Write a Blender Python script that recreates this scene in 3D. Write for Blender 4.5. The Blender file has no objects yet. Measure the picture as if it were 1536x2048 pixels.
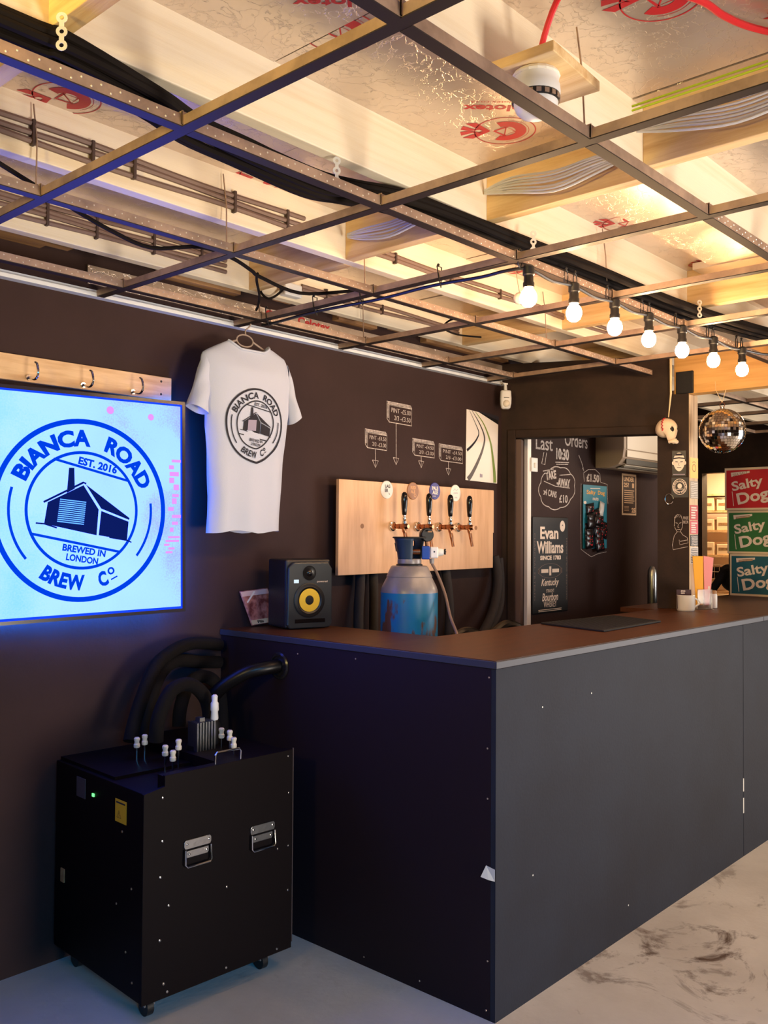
import bpy, math, random
from mathutils import Vector, Matrix
S = bpy.context.scene
C = S.collection
PI = math.pi
R = math.radians
rnd = random.Random(7)

# ------------------------------------------------------------------ camera, world, light, exposure
# metres: X runs along the left wall into the room, Y towards that wall (its face is at y=1.36), Z up;
# the outer corner of the bar stands at x=0, y=0
def camera():
    yaw, pit, rol = R(42.17), R(1.39), R(0.36)
    cy, sy = math.cos(yaw), math.sin(yaw)
    F = Vector((cy*math.cos(pit), sy*math.cos(pit), math.sin(pit)))
    r = Vector((sy, -cy, 0)); u = r.cross(F)
    rt = r*math.cos(rol)+u*math.sin(rol); up = rt.cross(F)
    cd = bpy.data.cameras.new('camera'); cam = bpy.data.objects.new('camera', cd); C.objects.link(cam)
    cd.sensor_width = 36; cd.sensor_fit = 'AUTO'; cd.lens = 36*1834/2048; cd.clip_start = .02
    m = Matrix((( rt.x, up.x, -F.x, -2.331), (rt.y, up.y, -F.y, -1.642), (rt.z, up.z, -F.z, 1.488), (0,0,0,1)))
    cam.matrix_world = m
    S.camera = cam
camera()
w = bpy.data.worlds.new('world'); S.world = w; w.use_nodes = True
w.node_tree.nodes['Background'].inputs[0].default_value = (.62, .66, .8, 1)
w.node_tree.nodes['Background'].inputs[1].default_value = .25
S.view_settings.view_transform = 'Standard'; S.view_settings.look = 'None'
S.view_settings.exposure = -0.07; S.view_settings.gamma = 1; S.view_settings.use_curve_mapping = False

def area(name, loc, target, size, power, col, spread=180):
    l = bpy.data.lights.new(name, 'AREA'); l.shape = 'RECTANGLE'; l.size, l.size_y = size
    l.energy = power; l.color = col; l.spread = R(spread)
    o = bpy.data.objects.new(name, l); C.objects.link(o); o.location = loc
    o.rotation_euler = (Vector(target)-Vector(loc)).to_track_quat('-Z', 'Y').to_euler()
    return o
area('doorway_daylight', (5.4, -3.6, 1.0), (0, .3, 1.5), (2.4, 1.9), 190, (1, .93, .89))
area('added_ceiling_fill', (-.2, -3.3, .5), (.1, .2, 2.55), (1.0, 1.0), 60, (1, .88, .74), 120)  # fill light added to brighten the joists; no known fixture stands here
area('added_cool_fill', (-2.9, -3.6, 2.2), (-.35, .3, 0), (.9, .9), 19, (.06, .44, 1), 70)  # invented cool fill that turns the floor left of the bar bluer
area('left_lamp', (-3.2, -.55, 2.1), (-1.4, -.15, 2.5), (.3, .3), 17, (1, .74, .24), 100)
area('added_back_fill', (4.8, -.3, 2.28), (4.6, .6, 0), (.4, .4), 45, (1, .78, .55))  # extra warm fill, added to lift the dark area beyond the beam
area('back_store_light', (6.75, 1.75, 2.28), (6.75, 1.75, 0), (.5, .7), 75, (1, .72, .42))

# ------------------------------------------------------------------ materials
def lin(c):
    def f(x):
        x /= 255.
        return x/12.92 if x <= .04045 else ((x+.055)/1.055)**2.4
    return (f(c[0]), f(c[1]), f(c[2]), 1)
MATS = {}
def PM(name, col, rough=.55, metal=0., spot=None, bump=None, emit=None, spec=.5, stretch=(1,1,1), alpha=None, trans=0):
    """principled; spot=(scale, colour2, lo, hi) noise-mixed colour; bump=(scale, strength); emit=(colour, strength)"""
    m = bpy.data.materials.new(name); m.use_nodes = True
    n = m.node_tree.nodes; L = m.node_tree.links; b = n['Principled BSDF']
    b.inputs['Base Color'].default_value = lin(col); b.inputs['Roughness'].default_value = rough
    b.inputs['Metallic'].default_value = metal; b.inputs['Specular IOR Level'].default_value = spec
    if trans: b.inputs['Transmission Weight'].default_value = trans
    if spot or bump:
        tc = n.new('ShaderNodeTexCoord'); mp = n.new('ShaderNodeMapping'); mp.inputs['Scale'].default_value = stretch
        L.new(tc.outputs['Object'], mp.inputs[0])
    if spot:
        t = n.new('ShaderNodeTexNoise'); t.inputs['Scale'].default_value = spot[0]; t.inputs['Detail'].default_value = 6
        t.inputs['Roughness'].default_value = .6
        r = n.new('ShaderNodeValToRGB'); r.color_ramp.elements[0].position = spot[2]; r.color_ramp.elements[1].position = spot[3]
        r.color_ramp.elements[0].color = lin(col); r.color_ramp.elements[1].color = lin(spot[1])
        L.new(mp.outputs[0], t.inputs['Vector']); L.new(t.outputs['Fac'], r.inputs[0]); L.new(r.outputs[0], b.inputs['Base Color'])
    if bump:
        t2 = n.new('ShaderNodeTexNoise'); t2.inputs['Scale'].default_value = bump[0]; t2.inputs['Detail'].default_value = 5
        bp = n.new('ShaderNodeBump'); bp.inputs['Strength'].default_value = bump[1]; bp.inputs['Distance'].default_value = .01
        L.new(mp.outputs[0], t2.inputs['Vector']); L.new(t2.outputs['Fac'], bp.inputs['Height']); L.new(bp.outputs[0], b.inputs['Normal'])
    if emit:
        b.inputs['Emission Color'].default_value = emit[0]; b.inputs['Emission Strength'].default_value = emit[1]
    MATS[name] = m
    return m
M_wall = PM('dark_wall_paint', (58,41,38), .7, spot=(2.2, (51,36,33), .4, .65), bump=(60, .12), spec=.15)
M_wallb = PM('black_paint', (54,39,30), .65, spot=(3, (40,29,23), .4, .6), bump=(70, .1), spec=.15)
M_wood = PM('joist_timber', (238,224,198), .6, spot=(3.2, (222,200,164), .5, .85), stretch=(.35, 9, 9), bump=(30, .08))
M_wooddk = PM('old_timber', (170,128,84), .65, spot=(4, (120,82,50), .4, .7), stretch=(.6, 8, 8), bump=(30, .1))
M_woody = PM('noggin_timber', (232,200,146), .6, spot=(4, (204,160,104), .4, .7), stretch=(9, .6, 9), bump=(30, .08))
M_woodz = PM('post_timber', (206,178,140), .6, spot=(4, (150,120,88), .45, .7), stretch=(9, 9, .7), bump=(40, .1))
M_beam = PM('beam_timber', (226,176,104), .55, spot=(4, (204,150,80), .4, .7), stretch=(9, .5, 9))
M_ply = PM('plywood', (222,176,132), .5, spot=(3.5, (205,156,112), .4, .68), stretch=(7, 7, .8), bump=(40, .04))
M_plyedge = PM('plywood_edge', (150,104,66), .6)
M_pine = PM('pine_plank', (226,186,136), .55, spot=(3.2, (190,142,92), .42, .7), stretch=(1, 8, 9), bump=(30, .06))
M_galv = PM('galvanised_steel', (186,160,138), .42, .5, spot=(9, (150,128,112), .4, .65), bump=(50, .05))
M_galvw = PM('white_steel_trim', (214,218,222), .5, .0)
M_cap = PM('bar_face_black', (44,35,33), .5, spec=.3)
M_dimple = PM('steel_dimple', (226,218,208), .35, .4)
M_foilp = None
M_red = PM('red_print', (186,30,40), .45)
M_black = PM('black_plastic', (22,21,22), .42)
M_blackr = PM('black_rubber', (20,19,20), .7, bump=(120, .2))
M_cable = PM('black_cable', (26,20,17), .85, spec=.15)
M_cabgrey = PM('grey_cable', (122,98,86), .6)
M_clip = PM('brown_clip', (70,52,44), .6)
M_cabwhite = PM('white_cable', (206,206,206), .5)
M_cabred = PM('red_cable', (206,28,36), .45)
M_lime = PM('lime_reflection', (190,214,40), .4)
M_chalk = PM('chalk', (214,200,190), .9, spot=(90, (150,136,128), .35, .7))
M_chalkw = PM('chalk_paint', (236,220,204), .85)
M_white = PM('white_plastic', (226,224,220), .4)
M_cream = PM('cream_plastic', (216,206,188), .45)
M_chrome = PM('chrome', (222,220,216), .14, 1.)
M_brass = PM('copper_steel', (164,112,82), .28, 1.)
M_steel = PM('brushed_steel', (180,182,184), .3, 1., bump=(80, .05))
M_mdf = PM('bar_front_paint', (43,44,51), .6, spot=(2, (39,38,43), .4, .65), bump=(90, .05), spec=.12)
M_top = PM('countertop_wood', (82,44,20), .42, spot=(5, (66,36,17), .4, .7), stretch=(1, 6, 6), bump=(60, .04), spec=.28)
M_edge = PM('countertop_edge_paint', (54,52,58), .5)
M_case = PM('black_case_paint', (13,5,6), .55, spec=.12)
M_shirt = PM('white_cotton', (186,190,204), .85, bump=(300, .1))
M_ink = PM('black_ink', (24,20,32), .8)
M_inkgrey = PM('grey_ink', (150,140,160), .8)
M_paper = PM('paper', (232,224,210), .6)
M_gold = PM('gold_paper', (232,180,84), .55)

def concrete():
    m = PM('concrete', (200,192,182), .6, spot=(1.6, (180,171,161), .38, .66), bump=(45, .12), spec=.3)
    n = m.node_tree.nodes; L = m.node_tree.links; b = n['Principled BSDF']
    src = b.inputs['Base Color'].links[0].from_socket
    tc = n.new('ShaderNodeTexCoord')
    t = n.new('ShaderNodeTexNoise'); t.inputs['Scale'].default_value = 3.1; t.inputs['Detail'].default_value = 9; t.inputs['Roughness'].default_value = .68
    t.inputs['Distortion'].default_value = 1.2
    r = n.new('ShaderNodeValToRGB'); r.color_ramp.elements[0].position = .56; r.color_ramp.elements[1].position = .66
    L.new(tc.outputs['Object'], t.inputs['Vector']); L.new(t.outputs['Fac'], r.inputs[0])
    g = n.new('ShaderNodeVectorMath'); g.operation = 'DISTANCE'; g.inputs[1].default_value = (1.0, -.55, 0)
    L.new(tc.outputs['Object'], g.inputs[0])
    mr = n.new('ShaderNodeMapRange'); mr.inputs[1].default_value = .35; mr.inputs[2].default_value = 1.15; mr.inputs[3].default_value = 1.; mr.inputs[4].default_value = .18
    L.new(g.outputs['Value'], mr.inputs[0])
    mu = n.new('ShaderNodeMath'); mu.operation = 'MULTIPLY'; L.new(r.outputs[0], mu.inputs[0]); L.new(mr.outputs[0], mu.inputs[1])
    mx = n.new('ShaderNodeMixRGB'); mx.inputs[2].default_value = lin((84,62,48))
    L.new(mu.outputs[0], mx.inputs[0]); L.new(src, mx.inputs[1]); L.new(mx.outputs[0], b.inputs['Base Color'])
    return m
M_floor = concrete()
def foil():
    m = PM('foil_facing', (222,208,194), .30, .72)
    n = m.node_tree.nodes; L = m.node_tree.links; b = n['Principled BSDF']
    tc = n.new('ShaderNodeTexCoord')
    v = n.new('ShaderNodeTexVoronoi'); v.feature = 'DISTANCE_TO_EDGE'; v.inputs['Scale'].default_value = 9
    no = n.new('ShaderNodeTexNoise'); no.inputs['Scale'].default_value = 5; no.inputs['Detail'].default_value = 6
    ad = n.new('ShaderNodeVectorMath'); ad.operation = 'ADD'
    L.new(tc.outputs['Object'], no.inputs['Vector']); L.new(tc.outputs['Object'], ad.inputs[0]); L.new(no.outputs['Color'], ad.inputs[1]); L.new(ad.outputs[0], v.inputs['Vector'])
    r = n.new('ShaderNodeValToRGB'); r.color_ramp.elements[0].position = 0; r.color_ramp.elements[1].position = .035
    L.new(v.outputs['Distance'], r.inputs[0])
    mu = n.new('ShaderNodeMath'); mu.operation = 'ADD'; L.new(r.outputs[0], mu.inputs[0]); L.new(no.outputs['Fac'], mu.inputs[1])
    bp = n.new('ShaderNodeBump'); bp.inputs['Strength'].default_value = .3; bp.inputs['Distance'].default_value = .012
    L.new(mu.outputs[0], bp.inputs['Height']); L.new(bp.outputs[0], b.inputs['Normal'])
    return m
M_foil = foil()

# ------------------------------------------------------------------ mesh helpers
class MB:
    def __init__(s): s.v = []; s.f = []
    def add(s, vs, fs):
        k = len(s.v); s.v += [tuple(p) for p in vs]; s.f += [tuple(i+k for i in f) for f in fs]; return s
    def box(s, lo, hi):
        (a,b,c),(d,e,g) = lo, hi
        return s.add([(a,b,c),(d,b,c),(d,e,c),(a,e,c),(a,b,g),(d,b,g),(d,e,g),(a,e,g)],
                     [(3,2,1,0),(4,5,6,7),(0,1,5,4),(1,2,6,5),(2,3,7,6),(3,0,4,7)])
    def obox(s, o, ax, ay, az):
        o, ax, ay, az = map(Vector, (o, ax, ay, az))
        vs = [o, o+ax, o+ax+ay, o+ay]; vs += [p+az for p in vs]
        return s.add(vs, [(3,2,1,0),(4,5,6,7),(0,1,5,4),(1,2,6,5),(2,3,7,6),(3,0,4,7)])
    def cyl(s, p0, p1, r0, r1=None, n=14, caps=True):
        r1 = r0 if r1 is None else r1
        p0, p1 = Vector(p0), Vector(p1); d = (p1-p0).normalized()
        a = d.cross(Vector((0,0,1)) if abs(d.z) < .9 else Vector((1,0,0))).normalized(); b = d.cross(a)
        vs = []
        for p, r in ((p0, r0), (p1, r1)):
            vs += [p+a*r*math.cos(2*PI*i/n)+b*r*math.sin(2*PI*i/n) for i in range(n)]
        fs = [(i, n+i, n+(i+1)%n, (i+1)%n) for i in range(n)]
        if caps: fs += [tuple(range(n)), tuple(range(2*n-1, n-1, -1))]
        return s.add(vs, fs)
    def lathe(s, prof, o=(0,0,0), axis=(0,0,1), n=20):
        o = Vector(o); d = Vector(axis).normalized()
        a = d.cross(Vector((0,0,1)) if abs(d.z) < .9 else Vector((1,0,0))).normalized(); b = d.cross(a)
        vs = []
        for r, h in prof:
            vs += [o+d*h+a*r*math.cos(2*PI*i/n)+b*r*math.sin(2*PI*i/n) for i in range(n)]
        fs = []
        for k in range(len(prof)-1):
            fs += [(k*n+i, (k+1)*n+i, (k+1)*n+(i+1)%n, k*n+(i+1)%n) for i in range(n)]
        fs += [tuple(range(n)), tuple(range(len(prof)*n-1, (len(prof)-1)*n-1, -1))]
        return s.add(vs, fs)
    def tube(s, pts, r, n=8, closed=False):
        P = [Vector(p) for p in pts]; N = len(P); vs = []; up = Vector((0,0,1)); a = None
        for i, p in enumerate(P):
            d = ((P[(i+1)%N] if (closed or i < N-1) else p) - (P[i-1] if (closed or i > 0) else p)).normalized()
            if a is None:
                a = d.cross(up if abs(d.z) < .9 else Vector((1,0,0))).normalized()
            else:
                a = (a-d*a.dot(d)).normalized()
            b = d.cross(a); rr = r[i] if isinstance(r, (list, tuple)) else r
            vs += [p+a*rr*math.cos(2*PI*k/n)+b*rr*math.sin(2*PI*k/n) for k in range(n)]
        fs = []
        for i in range(N if closed else N-1):
            j = (i+1) % N
            fs += [(i*n+k, j*n+k, j*n+(k+1)%n, i*n+(k+1)%n) for k in range(n)]
        if not closed: fs += [tuple(range(n-1, -1, -1)), tuple(range((N-1)*n, N*n))]
        return s.add(vs, fs)
    def ball(s, c, r, nu=16, nv=10, sc=(1,1,1)):
        vs = []
        for j in range(1, nv):
            t = PI*j/nv
            vs += [(c[0]+r*sc[0]*math.sin(t)*math.cos(2*PI*i/nu), c[1]+r*sc[1]*math.sin(t)*math.sin(2*PI*i/nu), c[2]+r*sc[2]*math.cos(t)) for i in range(nu)]
        k = len(vs); vs += [(c[0], c[1], c[2]+r*sc[2]), (c[0], c[1], c[2]-r*sc[2])]
        fs = [(j*nu+i, (j+1)*nu+i, (j+1)*nu+(i+1)%nu, j*nu+(i+1)%nu) for j in range(nv-2) for i in range(nu)]
        fs += [(k, i, (i+1)%nu) for i in range(nu)] + [(k+1, (nv-2)*nu+(i+1)%nu, (nv-2)*nu+i) for i in range(nu)]
        return s.add(vs, fs)
    def prism(s, poly, fmap, t):
        """poly (u,v) at depth 0..t along the map's third coordinate"""
        n = len(poly)
        vs = [fmap(u, v, 0) for u, v in poly]+[fmap(u, v, t) for u, v in poly]
        return s.add(vs, [tuple(range(n)), tuple(range(2*n-1, n-1, -1))]+[(i, n+i, n+(i+1)%n, (i+1)%n) for i in range(n)])
ORG = {}
def link(o): C.objects.link(o); return o
def build(name, mb, mat, parent=None, smooth=False, bevel=0, local=False, kind=None):
    off = ORG.get(parent.name, Vector()) if (parent is not None and not local) else Vector()
    me = bpy.data.meshes.new(name); me.from_pydata([tuple(Vector(p)-off) for p in mb.v], [], mb.f); me.update()
    me.materials.append(mat)
    o = link(bpy.data.objects.new(name, me)); 
    if parent is not None: o.parent = parent
    ORG[o.name] = off
    if smooth:
        for p in me.polygons: p.use_smooth = True
        me.set_sharp_from_angle(angle=R(38))
    if bevel:
        b = o.modifiers.new('bevel', 'BEVEL'); b.width = bevel; b.segments = 2; b.limit_method = 'ANGLE'; b.angle_limit = R(40)
    if kind: o['kind'] = kind
    return o
def tag(o, label, cat, group=None):
    o['label'] = label; o['category'] = cat
    if group: o['group'] = group
    return o
def thing(name, label, cat, loc=(0,0,0), rotz=0, group=None):
    o = link(bpy.data.objects.new(name, None)); o.location = loc; o.rotation_euler = (0,0,rotz)
    o.empty_display_size = .05; ORG[o.name] = Vector(loc)
    return tag(o, label, cat, group)
def struct(o): o['kind'] = 'structure'; return o
def dup(root, loc, label=None, rotz=None):
    r = root.copy(); C.objects.link(r); r.location = loc
    if rotz is not None: r.rotation_euler = (0,0,rotz)
    if label: r['label'] = label
    for ch in list(root.children):
        c = ch.copy(); C.objects.link(c); c.parent = r
        for g in ch.children:
            d = g.copy(); C.objects.link(d); d.parent = c
    return r
# ---- flat drawing: everything is 2-D (u right, v up) until it is mapped on its surface
_tc = {}
def glyphs(s, bold=0., shear=0.):
    key = (s, bold, shear)
    if key not in _tc:
        cu = bpy.data.curves.new('t', 'FONT'); cu.body = s; cu.offset = bold; cu.shear = shear; cu.resolution_u = 3
        ob = bpy.data.objects.new('t', cu); me = bpy.data.meshes.new_from_object(ob)
        _tc[key] = ([(v.co.x, v.co.y) for v in me.vertices], [tuple(p.vertices) for p in me.polygons])
        bpy.data.objects.remove(ob); bpy.data.curves.remove(cu); bpy.data.meshes.remove(me)
    return _tc[key]
class D2:
    def __init__(s): s.p = []; s.f = []
    def _add(s, ps, fs): k = len(s.p); s.p += ps; s.f += [tuple(i+k for i in f) for f in fs]; return s
    def text(s, t, cx, cy, w, h, bold=0., rot=0., shear=0., arc=None, skew=0.):
        """fit text t into a w x h box centred at cx,cy; arc=(radius, +1 top / -1 bottom): cx,cy is the circle's centre, rot its middle angle"""
        ps, fs = glyphs(t, bold, shear)
        if not ps: return s
        x0 = min(p[0] for p in ps); x1 = max(p[0] for p in ps); y0 = min(p[1] for p in ps); y1 = max(p[1] for p in ps)
        q = [((p[0]-x0)/(x1-x0)*w-w/2, (p[1]-y0)/max(y1-y0, 1e-6)*h-h/2) for p in ps]
        if arc:
            Rr, sg = arc; out = []
            for u, v in q:
                a = u/Rr+rot
                rr = Rr+sg*v
                out.append((cx+math.sin(a)*rr, cy+sg*math.cos(a)*rr))
            q = out
        else:
            c, sn = math.cos(rot), math.sin(rot)
            q = [(cx+u*c-v*sn, cy+u*sn+v*c+skew*u) for u, v in q]
        return s._add(q, fs)
    def poly(s, pts): return s._add(list(pts), [tuple(range(len(pts)))])
    def rect(s, x0, y0, x1, y1): return s.poly([(x0,y0),(x1,y0),(x1,y1),(x0,y1)])
    def disc(s, cx, cy, r, ry=None, n=32):
        ry = ry or r
        return s.poly([(cx+r*math.cos(2*PI*i/n), cy+ry*math.sin(2*PI*i/n)) for i in range(n)])
    def ring(s, cx, cy, r0, r1, a0=0., a1=360., n=64, ky=1.):
        n = max(3, int(n*abs(a1-a0)/360)); ps = []
        for i in range(n+1):
            a = R(a0+(a1-a0)*i/n)
            ps += [(cx+r0*math.cos(a), cy+r0*math.sin(a)*ky), (cx+r1*math.cos(a), cy+r1*math.sin(a)*ky)]
        return s._add(ps, [(2*i, 2*i+1, 2*i+3, 2*i+2) for i in range(n)])
    def line(s, pts, w, closed=False):
        P = [Vector((p[0], p[1])) for p in pts]; N = len(P); ps = []
        for i, p in enumerate(P):
            a = P[(i+1) % N] if (closed or i < N-1) else p; b = P[i-1] if (closed or i > 0) else p
            d = (a-b); d = d.normalized() if d.length > 1e-9 else Vector((1,0)); nn = Vector((-d.y, d.x))*w/2
            ps += [tuple(p+nn), tuple(p-nn)]
        M = N if closed else N-1
        return s._add(ps, [(2*i, 2*i+1, 2*((i+1) % N)+1, 2*((i+1) % N)) for i in range(M)])
    def put(s, name, mat, fmap, parent=None, local=False, kind=None):
        mb = MB(); mb.add([fmap(u, v) for u, v in s.p], s.f)
        return build(name, mb, mat, parent, local=local, kind=kind)
def onA(y):                        # a surface parallel to the left wall, seen from the room
    return lambda u, v: (u, y, v)
# the far partition is skewed: s runs along it from its left end, n points away from the room
P0 = Vector((2.0, 1.3, 0)); dB = Vector((.4025, -.9154, 0)); nB = Vector((.9154, .4025, 0))
def onB(off):
    return lambda s, z: tuple(P0+dB*s-nB*off+Vector((0,0,z)))
def bxB(mb, s0, s1, z0, z1, t0, t1):
    o = P0+dB*s0+nB*t0+Vector((0,0,z0)); return mb.obox(o, dB*(s1-s0), nB*(t1-t0), Vector((0,0,z1-z0)))

exec_parts = []
# ------------------------------------------------------------------ the room shell
floor = struct(build('floor', MB().box((-5.5,-6,-.1), (9,3.2,0)), M_floor))
wall_left = struct(build('wall_left', MB().box((-5.5,1.36,0), (4.1,1.5,2.74)), M_wall))
struct(build('wall_recess', MB().box((4.0,1.5,0), (4.1,3.2,2.74)).box((4.1,3.1,0), (6.2,3.2,2.74)), M_wallb))
struct(build('wall_back', MB().box((6.2,-1.5,0), (6.32,1.73,2.72)).box((6.2,1.985,0), (6.32,3.1,2.72)).box((6.2,1.73,2.09), (6.32,1.985,2.72)), M_wallb))
struct(build('wall_store', MB().box((7.5,1.0,0), (7.6,2.9,2.72)).box((6.32,2.8,0), (7.5,2.9,2.72)).box((6.32,1.0,0), (7.5,1.06,2.72)), PM('store_paint', (226,206,184), .7)))
struct(build('wall_rear', MB().box((-5.6,-6,0), (-5.5,1.5,2.74)), M_wall))
struct(build('wall_front', MB().box((-5.5,-6.1,0), (9,-6,2.74)), M_wall))
# skewed partition with the doorway: reveal, header, pier
mb = MB(); bxB(mb, -.08, .0, 0, 2.46, 0, .09); bxB(mb, 0, .786, 2.037, 2.46, 0, .09); bxB(mb, .786, .947, 1.101, 2.25, 0, .09); bxB(mb, .786, .856, 2.25, 2.46, 0, .09)
wall_right = struct(build('wall_right', mb, M_wallb))
d1 = MB(); bxB(d1, -.028, .018, 0, 2.083, -.012, 0); bxB(d1, .018, .84, 2.037, 2.083, -.012, 0)
door_1 = struct(build('door_1', d1, M_wallb, bevel=.004))
mb = MB(); bxB(mb, .0, .045, 0, 2.03, .012, .088); build('door_jamb', mb, PM('jamb_paint', (92,68,58), .55), door_1)
trim_1 = struct(build('trim_1', MB().box((-5.5,1.325,2.335), (1.97,1.36,2.339)).box((-5.5,1.352,2.339), (1.97,1.36,2.366)).box((-5.5,1.325,2.339), (1.97,1.328,2.349)), M_galvw))
trim_2 = struct(build('trim_2', MB().box((2.205,1.335,0), (2.245,1.36,2.2)), PM('white_gloss', (236,226,214), .35), bevel=.003))

# ------------------------------------------------------------------ ceiling: deck, joists, noggins, foil boards
ceiling = struct(build('ceiling', MB().box((-5.5,-6,2.72), (9,3.2,2.8)), PM('roof_deck', (70,48,34), .8)))
JY = [-4.15, -3.55, -2.95, -2.35, -1.75, -1.13, -.535, .017, .63, 1.205]; JW = .042
for i, y in enumerate(JY):
    build('joist', MB().box((-5.45, y, 2.46), (6.15, y+JW, 2.715)), M_wood, ceiling, bevel=.003)
for a_, b_ in ((-5.45,-.80), (-.30,.05), (.62,.88), (1.25,1.98)):
    build('wall_plate', MB().box((a_,1.318,2.47), (b_,1.36,2.56)), M_wooddk, ceiling)
build('packing_timber', MB().box((-3.0,1.262,2.47), (-.72,1.318,2.54)), M_wooddk, ceiling)
for x in (-.36, .22, .60, .95, 1.5):
    build('packing_block', MB().box((x,1.247,2.48), (x+.09+.05*rnd.random(),1.318,2.60)), M_wooddk, ceiling)
# noggins: short blocks across each bay
for k, xs in ((3,(-1.47,1.9)), (4,(-.9,1.2)), (5,(-1.5,-.1,1.42)), (6,(-1.475,-.035,1.42)), (7,(-1.47,-.035,1.42)), (8,(-.0,1.40,2.6)), (2,(-1.0,.6))):
    for x in xs:
        build('noggin', MB().box((x, JY[k]+JW, 2.46), (x+.042, JY[k+1], 2.66)), M_woody, ceiling, bevel=.002)
boards = []
for k in range(2, len(JY)-1):
    x = -3.3+.37*(k % 3)
    while x < 6.0:
        y0, y1 = JY[k]+JW, JY[k+1]
        dz = rnd.uniform(-.004, .004)
        b = build('foil_board', MB().box((x+.002, y0-.002, 2.62+dz), (x+1.196, y1+.002, 2.67)), M_foil, ceiling)
        boards.append((x, x+1.2, y0, y1, b, 2.62+dz)); x += 1.2
# a second layer of board laid lower over the bar
for x0, x1, y0, y1 in ((.30, 1.28, -.475, -.14), (1.3, 2.3, -.44, -.06)):
    build('foil_offcut', MB().box((x0, y0, 2.585), (x1, y1, 2.612)), M_foil, ceiling)
def foil_print(cx, cy, sc=1., what='logo', z=None):
    rt = Vector((-.67,.742,0)); up = Vector((.742,.67,0))
    par = None
    for x0, x1, y0, y1, b, zz in boards:
        if x0 <= cx <= x1 and y0-.03 <= cy <= y1+.03: par, z0 = b, zz
    z0 = (z if z is not None else z0)-.0008
    f = lambda u, v: tuple(Vector((cx,cy,z0))+rt*u*sc+up*v*sc)
    d = D2()
    if what == 'logo':
        d.ring(0, 0, .083, .0865).ring(0, 0, .066, .0675, 100, 270)
        d.ring(0, 0, .030, .060, 70, 300)
        d.line([(-.005,.03),(.03,0),(-.005,-.03)], .008).line([(-.03,0),(-.002,.026),(.0,-.026)], .005, True)
        for s in (1,-1):
            d.poly([(.04,.0),(.062,.0),(.115,.045*s),(.085,.05*s)][::s]); d.poly([(.06,.012*s),(.09,.012*s),(.12,.03*s),(.125,.008*s),(.1,0)][::s])
    else:
        d.text('Celotex', 0, 0, .20, .036, .03).text('celotex.co.uk', .02, -.034, .13, .012)
    return d.put('printed_logo', M_red, f, par)
for cx, cy in ((-1.137,.565), (-.441,.585), (-.887,-.191), (-.222,-.18), (-.53,-.79), (.70,-.075), (1.404,-.13), (.35,.40), (1.0,.5), (-1.75,-.15)):
    foil_print(cx, cy)
for cx, cy in ((-1.3,.44), (-.603,.49), (-.975,-.275), (-.345,-.25), (-.25,-1.0), (1.26,-.21), (-.9,.22), (.55,.22)):
    foil_print(cx, cy, what='text')
# foil lining showing above the wall trim
fl = build('foil_lining', MB().box((-.62,1.353,2.385), (1.97,1.3598,2.452)), M_foil, wall_left)
d = D2(); d.ring(.24, 2.42, .015, .03, 20, 300, ky=.9).text('Celotex', .5, 2.432, .2, .035, .03).text('celotex.co.uk', .42, 2.398, .14, .012)
d.put('printed_logo', M_red, onA(1.3522), fl)

# ------------------------------------------------------------------ suspended grid
grid = thing('ceiling_grid', 'bare galvanised ceiling grid with no tiles, hung below the timber joists', 'ceiling grid', (0,0,2.335))
GX = [-2.42, -1.81, -1.20, -.585, .035, .64, 1.237, 1.80]; GY = [-1.88, -1.27, -.647, -.042, .56, 1.165]
zb, zt = 2.335, 2.362
def channel(mb, a, b, ax):
    """a light C-channel: flat bottom, two sides"""
    wd, t = .014, .0025
    if ax == 'x':
        y = a[1]; cap = ((a[0],y-wd,zb), (b[0],y+wd,zb+t)); mb.box((a[0],y-wd,zb+t), (b[0],y-wd+t,zt)); mb.box((a[0],y+wd-t,zb+t), (b[0],y+wd,zt))
    else:
        x = a[0]; z0 = zb+.0004; cap = ((x-wd,a[1],z0), (x+wd,b[1],z0+t)); mb.box((x-wd,a[1],z0+t), (x-wd+t,b[1],zt-.003)); mb.box((x+wd-t,a[1],z0+t), (x+wd,b[1],zt-.003))
    return cap
def bar_piece(name, a, b, ax, g):
    m = MB(); cap = channel(m, a, b, ax); o = build(name, m, M_galv, g)
    c0 = o.parent; q = build('face_strip', MB().box(*[tuple(Vector(p)-ORG[g.name]) for p in cap]), M_cap, o, local=True)
    return o
for x in GX:
    y0 = -2.4; y1 = 1.328
    if x > 1.5: y0 = -2.4; y1 = 1.328
    bar_piece('cross_bar', (x,y0), (x,y1), 'y', grid)
XE = {1.165:1.83, .56:2.2, -.042:2.36, -.647:2.36, -1.27:2.36, -1.88:2.36}
for y in GY:
    xs = [-3.0]+[g for g in GX]+[XE[y]]
    for a, b in zip(xs, xs[1:]):
        if b-a < .06: continue
        bar_piece('main_bar', (a+.0145,y), (b-.0145,y), 'x', grid)
    if y > -.7:
        m = MB(); x = -2.2; k = 0
        while x < XE[y]-.03:
            if min(abs(x-g) for g in GX) > .03 and not (y < -.5 and x < .05):
                z = zb+(.009 if k % 2 else .019)
                m.cyl((x,y-.0139,z), (x,y-.0152,z), .0026, .0014, 5)
            x += .021; k += 1
        build('dimples', m, M_dimple, grid, kind='stuff')
for x in GX:
    for y in GY:
        if y < -1.4: continue
        m = MB().box((x-.017,y-.018,zb+.004), (x-.0142,y+.018,zt+.006)).box((x-.017,y-.0182,zb+.004), (x+.017,y-.0146,zt+.004))
        build('corner_clip', m, M_galv, grid)
for x, y in ((-1.20,.60), (-.585,.60), (.035,.6), (.64,-.03), (-.585,-.64), (1.237,.6), (.64,1.18), (.035,1.18), (1.237,-.65)):
    build('hanger_wire', MB().tube([(x,y,2.37), (x+.006,y+.01,2.5), (x,y+.02,2.6)], .0022, 5), M_galv, grid)
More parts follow.
